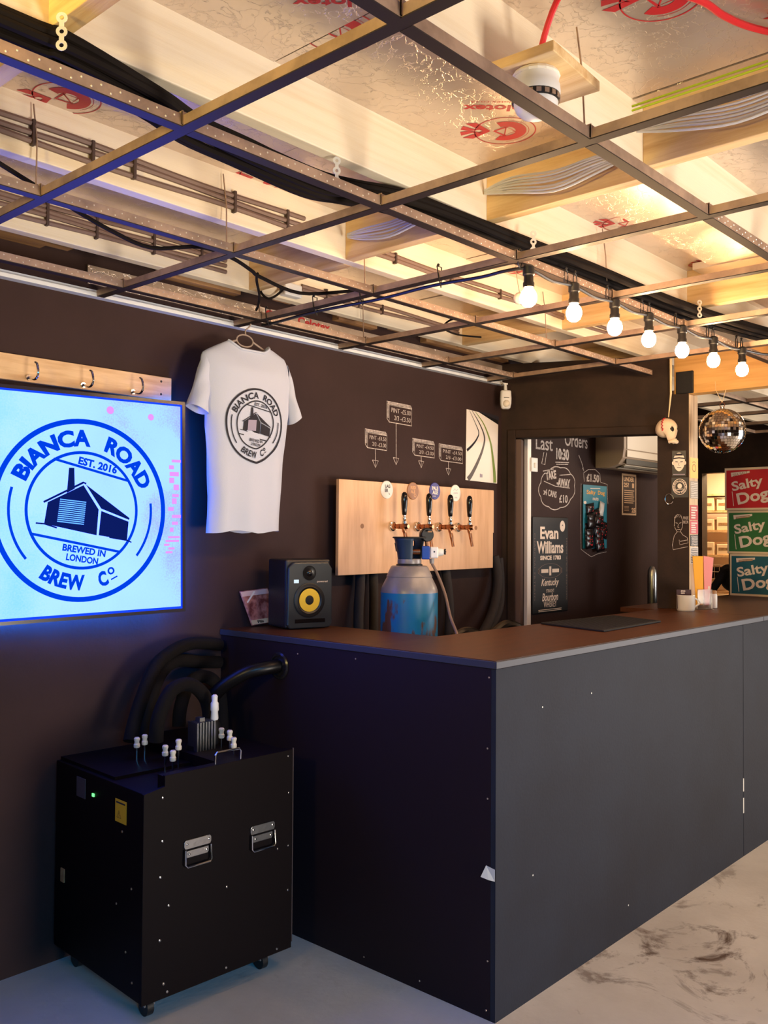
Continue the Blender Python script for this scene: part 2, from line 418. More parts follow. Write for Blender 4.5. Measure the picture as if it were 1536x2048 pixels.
# grid bays on the far side of the beam
g2 = thing('ceiling_grid', 'dim stretch of metal ceiling grid beyond the timber beam, above the mirror ball', 'ceiling grid', (3.5,0,2.335))
for x in (2.9, 3.5, 4.1, 4.7, 5.3):
    bar_piece('cross_bar', (x,-1.4), (x,2.2), 'y', g2)
for y in (-.66, -.05, .555, 1.16):
    bar_piece('main_bar', (2.5,y), (2.885,y), 'x', g2)
    for a in (2.9, 3.5, 4.1, 4.7):
        bar_piece('main_bar', (a+.0145,y), (a+.5855,y), 'x', g2)

# ------------------------------------------------------------------ beam and post beside the doorway
bm = thing('timber_beam', 'orange timber beam crossing under the joists behind the bulbs', 'beam', (2.43,0,2.25))
build('beam_timber', MB().box((2.39,-5.9,2.25), (2.472,.52,2.459)), M_beam, bm, bevel=.003)
build('painted_end', MB().box((2.376,.408,2.252), (2.39,.505,2.372)), M_blackr, bm, bevel=.004)
tag(build('timber_post', MB().box((2.392,.434,1.1), (2.50,.53,2.249)), M_woodz, bevel=.004), 'raw timber post standing on the bar under the beam, covered in stickers', 'post')

# ------------------------------------------------------------------ cables overhead
def smooth(P, n=6):
    P = [Vector(p) for p in P]; out = []
    for i in range(len(P)-1):
        p0 = P[max(i-1,0)]; p1 = P[i]; p2 = P[i+1]; p3 = P[min(i+2,len(P)-1)]
        for k in range(n):
            t = k/n; out.append(.5*((2*p1)+(p2-p0)*t+(2*p0-5*p1+4*p2-p3)*t*t+(3*p1-p0-3*p2+p3)*t**3))
    return out+[P[-1]]
bun = thing('cable_bundle', 'thick bundle of black cables slung along the big joist', 'cables', (0,0,2.41))
path = [(-2.4,-.03), (-1.579,-.005), (-1.46,-.012), (-1.231,.03), (-1.094,.07), (-.931,.09), (-.68,.10), (-.566,.07), (-.421,.03), (-.216,.01), (.115,-.006), (.546,-.033), (1.178,-.04), (1.806,-.106), (2.3,-.2)]
for k in range(14):
    a = 2*PI*k/9; ro = (.031 if k < 9 else .016) if k else 0
    pts = []
    for i, (x, y) in enumerate(path):
        j = (rnd.random()-.5)*.014
        pts.append((x, y+ro*1.5*math.cos(a)+j+.02, 2.418+ro*.75*math.sin(a)+(rnd.random()-.5)*.008))
    build('cable', MB().tube(smooth(pts, 5), rnd.choice((.008,.010,.011)), 7), M_cable, bun, smooth=True)
def strap(loc, h, label, tilt):
    t = thing('hanging_strap', label, 'strap', loc, tilt, 'perforated straps holding the black cables')
    d = MB(); n = max(3, int(h/.026))
    for k in range(n):
        z = -.013-.026*k
        dd = D2(); dd.ring(0, z, .0042, .0105, n=16); d.add([(u,0,v) for u, v in dd.p], dd.f)
        if k < n-1: d.box((-.0045,-.0008,z-.018), (.0045,.0008,z-.008))
    o = build('strip', d, PM('strap_steel', (226,226,220), .4, .3) if 'strap_steel' not in MATS else MATS['strap_steel'], t, local=True)
    sm = o.modifiers.new('thick', 'SOLIDIFY'); sm.thickness = .0012
strap((-1.490,-.064,2.458), .085, 'white perforated strap at far left by the yellow noggin', R(-42))
strap((-.690,.015,2.458), .075, 'perforated strap over the middle of the black cables', R(-30))
strap((.125,-.05,2.458), .07, 'perforated strap above the first glowing bulb', R(-40))
strap((1.30,-.09,2.458), .07, 'perforated strap above the fifth and sixth glowing bulbs', R(-40))
# clipped grey cables on the two joists
def clipped(label, y, zs, x0, x1, clips, xbreak=None):
    t = thing('clipped_cables', label, 'cables', ((x0+x1)/2, y, zs[0]), group=None)
    for z in zs:
        pts = []; x = x0
        while x < x1:
            pts.append((x, y-.007, z+.004*math.sin(x*7+z*90))); x += .12
        build('cable', MB().tube(smooth(pts, 2), .0082, 6), M_cabgrey, t, smooth=True)
    for x in clips:
        build('cable_clip', MB().box((x-.005, y-.0175, min(zs)-.012), (x+.005, y, max(zs)+.012)), M_clip, t, bevel=.002)
clipped('three grey cables clipped side by side along the second joist from the wall', .63, (2.547,2.527,2.503), -2.4, -.23, (-1.2,-1.03,-.9,-.54,-.32))
clipped('four grey cables clipped along the joist nearest the wall', 1.205, (2.565,2.545,2.527,2.508), -2.4, -.1, (-.86,-.68,-.45,-.24))
clipped('two thin cables clipped along the joist behind the glowing bulbs', .63, (2.53,2.512), .05, 2.0, (.22,.55,.9))
clipped('pair of cables clipped to the wall-side joist right of the junction box', 1.205, (2.535,2.515), .28, 1.4, (.42,.62,.78))
# pale cables running through the noggins
def pale(label, pts, n, sp):
    t = thing('pale_cable_bundle', label, 'cables', pts[0])
    for k in range(n):
        P = [(x+(rnd.random()-.5)*sp*.4-.0, y, z+(k-n/2)*sp*(.25+1.0*math.sin(PI*i/(len(pts)-1)))+(rnd.random()-.5)*.004) for i, (x, y, z) in enumerate(pts)]
        build('cable', MB().tube(smooth(P, 4), .0035, 6), M_cabwhite, t, smooth=True)
pale('spread of pale cables sagging along the noggin above the glowing bulbs, left of the detector', [(-.052,.012,2.545), (-.07,-.1,2.535), (-.075,-.25,2.51), (-.075,-.38,2.52), (-.06,-.49,2.53)], 7, .008)
pale('loose pale cables against the noggin at the right edge of the photo', [(-.135,-.537,2.55), (-.14,-.65,2.54), (-.14,-.8,2.52), (-.135,-.95,2.53), (-.135,-1.1,2.53)], 7, .008)
pale('bluish pale cables by the purple-lit noggin in the middle of the ceiling', [(-.055,.6,2.535), (-.07,.5,2.52), (-.075,.38,2.51), (-.075,.25,2.52), (-.06,.07,2.53)], 6, .008)
# red fire-alarm cable and its detector on a wooden plate
tag(build('red_cable', MB().tube(smooth([(-.71,-.63,2.475), (-.70,-.60,2.50), (-.73,-.66,2.58), (-.80,-.78,2.6), (-.95,-.9,2.605)], 5), .0065, 8), M_cabred, smooth=True), 'red cable rising from the wooden plate of the white detector', 'cable')
tag(build('red_cable', MB().tube(smooth([(-.62,-.80,2.607), (-.504,-.863,2.60), (-.42,-.88,2.597), (-.33,-.91,2.597), (-.2,-.98,2.6), (0,-1.09,2.605)], 5), .0075, 8), M_cabred, smooth=True), 'red cable looping over the foil at the top right corner', 'cable')
mp = thing('mounting_plate', 'square wooden plate under a joist carrying the white detector', 'plate', (-.70,-.60,2.44))
m = MB(); c, s = math.cos(R(4)), math.sin(R(4))
def pl(u, v, z): return (-.70+u*c-v*s, -.605+u*s+v*c, z)
m.add([pl(-.105,-.082,2.437),pl(.105,-.082,2.437),pl(.105,.082,2.437),pl(-.105,.082,2.437),pl(-.105,-.082,2.459),pl(.105,-.082,2.459),pl(.105,.082,2.459),pl(-.105,.082,2.459)], [(3,2,1,0),(4,5,6,7),(0,1,5,4),(1,2,6,5),(2,3,7,6),(3,0,4,7)])
build('board', m, M_woody, mp, bevel=.002)
dt = thing('alarm_sounder', 'round white alarm sounder with a black slotted ring below the wooden plate', 'alarm', (-.742,-.617,2.437))
build('base', MB().lathe([(.040,0),(.046,-.004),(.0475,-.012),(.046,-.02),(.049,-.026),(.0505,-.042),(.0495,-.047)], (0,0,0), n=28), M_white, dt, smooth=True, local=True)
build('torn_collar', MB().lathe([(.041,0.0),(.047,-.001),(.050,-.007),(.0485,-.011)], n=17), M_paper, dt, local=True)
build('slot_ring', MB().lathe([(.0485,-.047),(.049,-.048),(.0475,-.06),(.046,-.061)], n=28), M_black, dt, smooth=True, local=True)
for k in range(18):
    a = 2*PI*k/18
    p = Vector((math.cos(a)*.0475, math.sin(a)*.0475, -.054)); tt = Vector((-math.sin(a), math.cos(a), 0))
    build('slot', MB().obox(p-tt*.005-Vector((0,0,.0045)), tt*.010, Vector((p.x,p.y,0)).normalized()*.002, (0,0,.009)), M_galv, dt, local=True)
build('dome', MB().lathe([(.0455,-.061),(.0445,-.068),(.040,-.078),(.031,-.086),(.018,-.091),(.004,-.0925)], n=28), M_white, dt, smooth=True, local=True)
# junction box with its looping lead
jb = thing('junction_box', 'small white junction box screwed to the joist above the shirt', 'box', (.205,1.205,2.49))
build('body', MB().box((.158,1.165,2.468), (.253,1.205,2.522)), M_white, jb, bevel=.006)
build('lead', MB().tube(smooth([(.16,1.18,2.49), (.12,1.185,2.455), (.085,1.19,2.44), (.05,1.19,2.46), (.045,1.19,2.50)], 6), .005, 7), M_cable, jb, smooth=True)
build('gland', MB().cyl((.163,1.18,2.495), (.145,1.18,2.49), .008, .007, 10), M_black, jb, smooth=True)
tag(build('drooping_cable', MB().tube(smooth([(-1.3,.60,2.41), (-1.103,.69,2.40), (-.884,.775,2.385), (-.721,.80,2.375), (-.579,.745,2.40), (-.44,.76,2.40), (-.32,.80,2.39), (-.264,.822,2.385), (-.04,.861,2.38), (.12,.75,2.40), (.26,.65,2.42)], 5), .0065, 7), M_cable, smooth=True), 'single black cable drooping between grid bars above the shirt', 'cable')
tag(build('drop_lead', MB().tube(smooth([(-.262,.838,2.40), (-.19,.93,2.41), (-.1,1.02,2.385), (-.04,1.10,2.37), (.01,1.17,2.376)], 5), .005, 7), M_cable, smooth=True), 'black lead dropping to the grid bar where the shirt hangs', 'cable')
tag(build('white_lead', MB().tube(smooth([(.62,.57,2.37), (.66,.70,2.33+.05), (.74,.80,2.375), (.9,.85,2.38), (1.05,.83,2.39)], 5), .004, 6), M_cable, smooth=True), 'thin dark lead sagging through the grid above the price chalkings', 'cable')
for dz in (0, .009):  # green reflection on the steel bar, built as two coloured tubes
    tag(build('lime_reflection', MB().tube([(-.602,-.76,2.366+dz), (-.602,-1.35,2.366+dz), (-.602,-2.2,2.366+dz)], .0022, 6), M_lime), ('upper' if dz else 'lower')+' of two thin lime green reflection lines, modelled as tubes along the top right grid bar', 'cable', 'pair of modelled lime green reflections on the grid bar')

# ------------------------------------------------------------------ festoon string of glowing bulbs
M_bulb = PM('bulb_glow', (255,240,220), .3, emit=((1,.62,.31,1), 260))
fs = thing('festoon_string', 'string of seven glowing round bulbs tied along a grid bar on black cord', 'string lights', (0,-.05,2.335))
BX = [(.075,-.065), (.34,-.07), (.62,-.07), (.885,-.07), (1.165,-.075), (1.45,-.085), (1.74,-.095)]
cord = [(.05,1.18,2.324), (.05,1.1,2.322), (.05,.85,2.328), (.052,.55,2.322), (.05,.3,2.326), (.05,.1,2.318), (.045,0,2.318)]
for i, (x, y) in enumerate(BX):
    cord += [(x, y, 2.318)]
    if i < 6: cord += [((x+BX[i+1][0])/2, (y+BX[i+1][1])/2, 2.308)]
cord += [(1.95,-.15,2.32), (2.2,-.35,2.34), (2.33,-.6,2.33)]
build('cord', MB().tube(smooth(cord, 5), .0055, 7), M_black, fs, smooth=True)
for i, (x, y) in enumerate(BX):
    h = build('lamp_holder', MB().lathe([(.012,.018),(.019,.012),(.019,-.012),(.0155,-.016),(.0155,-.034),(.018,-.038),(.018,-.052),(.012,-.056)], (x,y,2.312), n=16), M_black, fs, smooth=True)
    build('bulb', MB().lathe([(.0125,-.05),(.0135,-.056),(.022,-.066),(.0265,-.08),(.0265,-.09),(.021,-.104),(.012,-.1115),(.003,-.1135)], (x,y,2.312), n=16), M_bulb, h, smooth=True)
    for k, dx in enumerate((-.028, .03)):
        if i in (0, 2, 4) and k: continue
        a = []
        for q in range(9):
            t = PI*(.05+1.9*q/8)
            a.append((x+dx+.012*math.sin(t), y+.014, 2.345-.026*math.cos(t)))
        tie = build('zip_tie', MB().tube(a, .0022, 5), M_black, fs, smooth=True)
        build('tie_head', MB().ball((x+dx, y+.014, 2.374), .0055, 8, 6), M_black, tie)
for y in (1.13, .86, .62, .26):
    a = [(.035-.017, y-.012, 2.335), (.035-.012, y, 2.379), (.035+.012, y, 2.379), (.035+.022, y+.01, 2.315), (.045, y, 2.312)]
    tie = build('zip_tie', MB().tube(a, .0022, 5, closed=True), M_black, fs, smooth=True)
    build('tie_head', MB().ball((.03, y, 2.384), .005, 8, 6), M_black, tie)
lone = thing('spare_bulb', 'lone small bulb hanging by a wire behind the second glowing bulb', 'bulb', (.42,.20,2.37))
build('wire', MB().tube([(.42,.20,2.36), (.41,.21,2.44), (.42,.2,2.6)], .0015, 5), M_galv, lone)
build('glass', MB().ball((.42,.20,2.338), .022, 14, 10), PM('pale_glass', (240,226,200), .2, spec=.6), lone, smooth=True)
# ------------------------------------------------------------------ the round brewery emblem (screen and shirt share the drawing)
def emblem(bold=.05):
    """returns drawings on the unit circle: lines+letters, solid building, pale details"""
    a = D2()
    a.ring(0, 0, .945, 1.0, n=96).ring(0, 0, .615, .648, n=80)
    a.ring(0, 0, .80, .83, 163, 219, n=90).ring(0, 0, .80, .83, -39, 6, n=90)
    a.text('BIANCA', 0, 0, .985, .185, bold, rot=R(-29), arc=(.79, 1)).text('ROAD', 0, 0, .70, .185, bold, rot=R(45), arc=(.79, 1))
    a.text('BREW', 0, 0, .50, .17, bold, rot=R(-17), arc=(.79, -1)).text('C', 0, 0, .11, .17, bold, rot=R(16.5), arc=(.79, -1))
    a.text('o', 0, 0, .085, .085, .02, rot=R(25.5), arc=(.745, -1)).text('-', 0, 0, .085, .016, .0, rot=R(25.5), arc=(.835, -1))
    a.line([(-.335,.55), (.54,.335)], .028).line([(-.575,-.25), (.43,-.465)], .028)
    a.text('EST. 2016', .17, .50, .46, .09, bold*.9, rot=R(-12))
    a.text('BREWED IN', .01, -.440, .50, .076, bold*.8, rot=R(-10)).text('LONDON', -.015, -.533, .37, .076, bold*.8, rot=R(-10))
    b = D2()
    b.poly([(-.40,.085), (0,.275), (.175,.01), (.15,-.275), (-.44,-.145)])
    b.poly([(.025,.285), (.548,-.085), (.54,-.105), (.205,.02)])
    b.poly([(.205,-.005), (.535,-.125), (.515,-.335), (.175,-.275)])
    b.poly([(-.19,.185), (-.165,.46), (-.105,.46), (-.10,.235)])
    b.line([(-.53,-.137), (-.44,-.145), (-.30,-.19)], .016).line([(.30,-.30), (.52,-.338), (.57,-.36)], .014)
    b.line([(-.445,.085), (0,.305), (.03,.29)], .022)
    c = D2()
    for k in range(12):
        z = .0215*k
        c.line([(-.265-.003*k,.118-z), (.03-.0025*k,.088-z*1.02)], .011)
    return a, b, c

# ------------------------------------------------------------------ the lit screen
def screen_mat():
    m = bpy.data.materials.new('screen_glow'); m.use_nodes = True
    n = m.node_tree.nodes; L = m.node_tree.links
    n.remove(n['Principled BSDF']); e = n.new('ShaderNodeEmission'); L.new(e.outputs[0], n['Material Output'].inputs[0])
    tc = n.new('ShaderNodeTexCoord'); t = n.new('ShaderNodeTexNoise'); t.inputs['Scale'].default_value = 2.6; t.inputs['Detail'].default_value = 3
    L.new(tc.outputs['Object'], t.inputs['Vector'])
    sx = n.new('ShaderNodeSeparateXYZ'); L.new(tc.outputs['Object'], sx.inputs[0])
    mr = n.new('ShaderNodeMapRange'); mr.inputs[1].default_value = -.95; mr.inputs[2].default_value = -.02; mr.inputs[3].default_value = -.28; mr.inputs[4].default_value = .30
    L.new(sx.outputs['X'], mr.inputs[0])
    ad = n.new('ShaderNodeMath'); L.new(t.outputs['Fac'], ad.inputs[0]); L.new(mr.outputs[0], ad.inputs[1])
    g = n.new('ShaderNodeTexNoise'); g.inputs['Scale'].default_value = 160; L.new(tc.outputs['Object'], g.inputs['Vector'])
    g2 = n.new('ShaderNodeMath'); g2.operation = 'MULTIPLY_ADD'; g2.inputs[1].default_value = .22; L.new(g.outputs['Fac'], g2.inputs[0]); L.new(ad.outputs[0], g2.inputs[2])
    r = n.new('ShaderNodeValToRGB'); cr = r.color_ramp
    cr.elements[0].position = .15; cr.elements[0].color = (.07,.50,8,1)
    cr.elements[1].position = 1.0; cr.elements[1].color = (.40,.34,8,1)
    for p, c in ((.36,(.28,.80,8,1)), (.58,(.50,.92,8,1)), (.84,(.46,.84,8,1)), (.95,(.42,.52,8,1))):
        q = cr.elements.new(p); q.color = c
    L.new(g2.outputs[0], r.inputs[0]); L.new(r.outputs[0], e.inputs[0]); e.inputs[1].default_value = 1.0
    return m
def emis(name, c, s=1.):
    m = bpy.data.materials.new(name); m.use_nodes = True; n = m.node_tree.nodes
    n.remove(n['Principled BSDF']); e = n.new('ShaderNodeEmission'); e.inputs[0].default_value = (*c, 1); e.inputs[1].default_value = s
    m.node_tree.links.new(e.outputs[0], n['Material Output'].inputs[0]); return m
M_sblue = emis('screen_blue', (.0,.055,.85)); M_sdark = emis('screen_navy', (.004,.012,.13)); M_spale = emis('screen_pale', (.20,.65,2.4)); M_spink = emis('screen_pink', (.9,.35,1.6))
TVW, TVH = 1.30, .79
tv = thing('wall_screen', 'big glowing blue screen with the round emblem, mounted on the dark wall', 'screen', (-.263,1.24,1.193))
tv.rotation_euler = (0, R(-.9), R(-4.6))
fr = .012
build('housing', MB().box((-TVW,.006,0), (0,.032,TVH)), M_black, tv, local=True, bevel=.003)
build('added_glow_strip', MB().box((-TVW+.3,.0325,.004), (-.02,.0335,.012)), emis('added_glow_low', (.0,.14,1.0), 240), tv, local=True)  # glowing strips added behind the screen to throw blue on the wall
build('added_glow_strip', MB().box((-.012,.0325,.02), (-.004,.0335,TVH-.02)), emis('added_glow_side', (.0,.13,1.0), 380), tv, local=True)
M_bezel = PM('screen_bezel', (40,34,44), .25)
mb = MB(); mb.box((-TVW,-.003,0), (0,.006,fr)).box((-TVW,-.003,TVH-fr), (0,.006,TVH)).box((-fr,-.003,fr), (0,.006,TVH-fr)).box((-TVW,-.003,fr), (-TVW+fr,.006,TVH-fr))
build('bezel', mb, M_bezel, tv, local=True)
glass = build('display', MB().box((-TVW+fr,.0005,fr), (-fr,.006,TVH-fr)), screen_mat(), tv, local=True)
E1, E2, E3 = emblem()
ec, er = (-.402, .378), .318
fm = lambda off: (lambda u, v: (ec[0]+u*er, -.0003-off, ec[1]+v*er))
E1.put('emblem_lines', M_sblue, fm(0), glass, local=True)
E2.put('emblem_barn', M_sdark, fm(.0001), glass, local=True)
E3.put('emblem_lines', M_spale, fm(.0002), glass, local=True)
d = D2()
edge = .014
d.rect(-TVW+fr, fr, -fr, fr+edge*.6).rect(-TVW+fr, TVH-fr-edge*.5, -fr, TVH-fr).rect(-fr-edge*.5, fr, -fr, TVH-fr)
d.put('edge_glow', emis('screen_edge', (.01,.07,1.5)), lambda u, v: (u, -.0002, v), glass, local=True)
d = D2(); d.disc(-.302, .735, .014).disc(-.142, .722, .012)
for k in range(11):
    x = -.06+rnd.uniform(-.012,.012); z = .30+.026*k; d.rect(x, z, x+rnd.uniform(.015,.04), z+rnd.uniform(.008,.024))
for k in range(5):
    x = -.08+rnd.uniform(-.01,.01); z = .22+.014*k; d.rect(x, z, x+rnd.uniform(.02,.06), z+.008)
d.put('pink_patches', M_spink, lambda u, v: (u, -.0004, v), glass, local=True)

# ------------------------------------------------------------------ coat rail
cr_ = thing('coat_rail', 'pale pine coat rail with chrome hooks above the glowing screen', 'coat rail', (-.9,1.36,2.0))
build('plank', MB().box((-1.55,1.338,1.997), (-.268,1.36,2.085)), M_pine, cr_, bevel=.002)
for x in (-.845, -.642, -.440, -1.05, -1.26):
    h = build('hook', MB().tube(smooth([(x,1.334,2.012), (x,1.318,2.008), (x,1.290,2.002), (x,1.272,2.012), (x,1.270,2.032), (x,1.278,2.052), (x,1.29,2.058)], 5), .0042, 8), M_chrome, cr_, smooth=True)
    build('hook_plate', MB().cyl((x,1.338,2.012), (x,1.333,2.012), .011, .010, 14), M_chrome, h, smooth=True)
for x, z in ((-.315,2.067), (-.315,2.018)):
    build('screw', MB().cyl((x,1.3385,z), (x,1.3365,z), .005, .004, 10), M_black, cr_)

# ------------------------------------------------------------------ white T-shirt on its hanger
SY = 1.24
hg = thing('coat_hanger', 'grey plastic hanger hooked over a grid bar, holding the white shirt', 'hanger', (.02,SY,2.30))
M_hang = PM('hanger_grey', (150,132,120), .45)
build('hook', MB().tube(smooth([(.014,SY,2.287), (.014,SY,2.305), (.028,SY,2.318), (.038,SY,2.330), (.047,SY,2.362), (.038,SY,2.379), (.026,SY,2.374), (.021,SY,2.36)], 5), .0028, 7), M_hang, hg, smooth=True)
ov = [(.011+.042*math.cos(t)*(1 if abs(math.cos(t)) < .7 else 1), SY, 2.262+.024*math.sin(t)) for t in [2*PI*k/20 for k in range(20)]]
build('loop', MB().tube(ov, .0032, 7, closed=True), M_hang, hg, smooth=True)
build('arms', MB().tube([(-.19,SY,2.185), (-.1,SY,2.232), (-.031,SY,2.258)], .004, 7).tube([(.053,SY,2.262), (.10,SY,2.243), (.22,SY,2.20)], .004, 7), M_hang, hg, smooth=True)
def interp(T, z):
    for (x0, z0), (x1, z1) in zip(T, T[1:]):
        if z1 <= z <= z0: return x0+(x1-x0)*(z-z0)/(z1-z0)
    return T[0][0] if z > T[0][1] else T[-1][0]
LB = [(-.072,2.252), (-.135,2.222), (-.192,2.192), (-.204,2.17), (-.19,2.06), (-.178,1.958), (-.180,1.903), (-.170,1.801), (-.160,1.632), (-.166,1.494)]
RB = [(.130,2.252), (.180,2.232), (.222,2.213), (.238,2.18), (.248,2.109), (.246,1.993), (.233,1.922), (.216,1.783), (.203,1.645), (.197,1.494)]
def fold(x, z):
    t = max(0, (2.12-z)/.62)
    return .007*t*math.sin(46*x+1.2)+.002*t*math.sin(95*x+4*z)+.002*math.sin(25*z+20*x)
def shirt_front(x, z):
    l, r = interp(LB, z), interp(RB, z); c = (l+r)/2; hw = (r-l)/2
    q = min(1, abs(x-c)/hw)
    return SY-.052*math.sqrt(max(0, 1-q**2.6))*min(1, .25+(2.26-z)*6)-fold(x, z)
st = thing('t_shirt', 'white T-shirt with the round black emblem, hanging on a hanger before the wall', 'shirt', (.02,SY,1.49))
m = MB(); NU, NV = 36, 60; vs = []
zs = [2.252-(2.252-1.494)*k/NV for k in range(NV+1)]
for z in zs:
    l, r = interp(LB, z), interp(RB, z)
    ring = []
    for i in range(NU):
        a = 2*PI*i/NU; x = (l+r)/2-(r-l)/2*math.cos(a)
        zz = z
        if z > 2.2:                                     # neckline dips between the two shoulder points
            k = max(0, 1-abs(x-.03)/.102); dip = (.032 if math.sin(a) >= 0 else .075)
            zz = min(z, 2.252-dip*min(1, k*2.2)**.7) if k > 0 else z
        f = shirt_front(x, zz)
        y = f if math.sin(a) >= 0 else 2*SY-f+.0*x
        if abs(math.sin(a)) < 1e-6: y = SY
        ring.append((x, y, zz-(.006*math.sin(x*30) if z < 1.5 else 0)))
    vs += ring
m.add(vs, [(j*NU+i, j*NU+(i+1) % NU, (j+1)*NU+(i+1) % NU, (j+1)*NU+i) for j in range(NV) for i in range(NU)])
body = build('body', m, M_shirt, st, smooth=True)
def sleeve(outer, inner, rows=10):
    """tapered cloth tube from the armhole to the hem; outer and inner are edge lines (x,z)"""
    m = MB(); n = 16; vs = []
    for j in range(rows+1):
        t = j/rows
        o = Vector((outer[0][0]+(outer[1][0]-outer[0][0])*t, outer[0][1]+(outer[1][1]-outer[0][1])*t))
        q = Vector((inner[0][0]+(inner[1][0]-inner[0][0])*t, inner[0][1]+(inner[1][1]-inner[0][1])*t))
        c = (o+q)/2; h = (o-q)/2
        for i in range(n):
            a = 2*PI*i/n; dep = .014+.026*t
            vs.append((c.x+h.x*math.cos(a), SY-.006-dep*math.sin(a)+.004*math.sin(9*t+3*a), c.y+h.y*math.cos(a)))
    m.add(vs, [(j*n+i, j*n+(i+1) % n, (j+1)*n+(i+1) % n, (j+1)*n+i) for j in range(rows) for i in range(n)])
    return build('sleeve', m, M_shirt, st, smooth=True)
sleeve([(-.196,2.188), (-.266,1.976)], [(-.165,2.09), (-.180,1.945)])
sleeve([(.236,2.196), (.298,1.984)], [(.222,2.10), (.246,1.944)])
nk = []
for k in range(41):
    x = .03-.102+.204*k/40; kk = max(0, 1-abs(x-.03)/.102)
    z = 2.252-.032*min(1, kk*2.2)**.7; nk.append((x, shirt_front(x, z)-.002, z))
build('collar', MB().tube(nk, .0055, 6), M_shirt, st, smooth=True)
nb = []
for k in range(41):
    x = .03-.102+.204*k/40; kk = max(0, 1-abs(x-.03)/.102)
    z = 2.252-.075*min(1, kk*2.2)**.7; nb.append((x, 2*SY-shirt_front(x, z)-.003, z))
build('collar', MB().tube(nb, .0055, 6), M_shirt, st, smooth=True)
cx, cz, rx, rz = .027, 1.925, .146, .142
def on_shirt(off):
    def f(u, v):
        v2 = v*(1+(.13*max(0, 1-abs(u)*1.15) if v < 0 else 0))
        v2 += .035*math.sin(u*4+.4)*(1-v*v)
        x = cx+u*rx; z = cz+v2*rz+.045*u*rx
        return (x, shirt_front(x, z)-off, z)
    return f
E1 = emblem(.022)[0]
E1.put('emblem_print', M_ink, on_shirt(.0030), body); E2.put('emblem_print', M_ink, on_shirt(.0031), body)
d = D2(); d.poly([(-.265,.12),(.03,.09),(0,-.19),(-.30,-.16)]); d.put('emblem_print', M_inkgrey, on_shirt(.0036), body)

# ------------------------------------------------------------------ chalk price boxes on the wall
def chalk_box(x0, x1, z0, z1, lines, ax, az):
    d = D2(); w = .0042; e = .016
    d.line([(x0+e,z0), (x1,z0-.004), (x1,z1-e-.002), (x0+e,z1-e+.002)], w, True)
    d.line([(x0+e,z0), (x0,z0+e), (x0-.002,z1+.002), (x1-e*.6,z1-.002), (x1,z1-e)], w*.8)
    for k in range(5): d.line([(x0+.004+k*.001,z1-.002-k*.003), (x1-.008,z1-.003-k*.003)], .002)
    for k in range(4): d.line([(x0+.003+.003*k,z0+e+.004), (x0+.003+.003*k,z1-.006)], .0016)
    cxm = (x0+e+x1)/2; hh = (z1-e-z0)
    for k, t in enumerate(lines):
        d.text(t, cxm+(.004 if k == 0 else .014), z1-e-hh*(.28+.44*k), (x1-x0-e)*(.86 if k == 0 else .72), hh*.27, rot=R(-1.5))
    d.line([(ax,z0-.002), (ax+.002,az+.035)], w*.8)
    d.line([(ax-.02,az+.035), (ax+.022,az+.033), (ax+.002,az), (ax-.02,az+.035)], w*.8).line([(ax+.002,az+.034), (ax+.003,az+.004)], .002)
    return d.put('chalk_price', M_chalk, onA(1.3592), wall_left)
chalk_box(.846, 1.0, 1.902, 1.989, ['PINT -£4.50', '2/3 -£3.00'], .917, 1.81)
chalk_box(1.0, 1.187, 2.040, 2.139, ['PINT -£5.00', '2/3 -£3.50'], 1.068, 1.832)
chalk_box(1.195, 1.370, 1.890, 1.972, ['PINT -£4.50', '2/3 -£3.00'], 1.262, 1.829)
chalk_box(1.409, 1.611, 1.876, 1.961, ['PINT -£4.50', '2/3 -£3.00'], 1.487, 1.803)

# ------------------------------------------------------------------ poster with the curved stripes
po = thing('poster', 'white poster with dark and green curving stripes beside the partition', 'poster', (1.78,1.357,1.78))
f = onA(1.3555)
m = MB(); m.prism([(1.634,1.784), (1.928,1.778), (1.936,2.112), (1.752,2.164), (1.641,2.169)], lambda u, v, w: (u, 1.356+w, v), .0012)
sheet = build('sheet', m, PM('poster_paper', (238,228,216), .3), po)
def taper(pts, w0, w1):
    P = smooth([(p[0], p[1], 0) for p in pts], 8); d = D2(); n = len(P)
    L_, R_ = [], []
    for i, p in enumerate(P):
        a = P[min(i+1,n-1)]-P[max(i-1,0)]; nn = Vector((-a.y,a.x,0)).normalized()*(w0+(w1-w0)*i/(n-1))/2
        L_.append((p.x+nn.x,p.y+nn.y)); R_.append((p.x-nn.x,p.y-nn.y))
    d._add([q for ab in zip(L_, R_) for q in ab], [(2*i,2*i+1,2*i+3,2*i+2) for i in range(n-1)]); return d
taper([(1.665,2.166), (1.72,2.10), (1.752,2.05), (1.73,2.01), (1.69,1.975), (1.645,1.945)], .002, .016).put('stripe', M_ink, f, sheet)
taper([(1.69,2.165), (1.76,2.10), (1.805,2.03), (1.79,1.965), (1.745,1.89), (1.69,1.82), (1.655,1.788)], .003, .03).put('stripe', PM('stripe_brown', (70,58,54), .4), f, sheet)
taper([(1.72,2.163), (1.80,2.10), (1.86,2.01), (1.885,1.92), (1.90,1.84), (1.906,1.782)], .003, .03).put('stripe', PM('stripe_green', (122,142,44), .4), f, sheet)
D2().rect(1.763,1.805,1.772,1.825).rect(1.776,1.805,1.787,1.823).put('stamp', M_inkgrey, f, sheet)
build('backing_card', MB().prism([(1.76,2.166), (1.945,2.135), (1.945,2.16), (1.75,2.172)], lambda u, v, w: (u, 1.3575+w, v), .001), M_ink, po)
build('backing_card', MB().prism([(1.77,2.162), (1.937,2.135), (1.937,2.114)], lambda u, v, w: (u, 1.3565+w, v), .001), M_black, po)
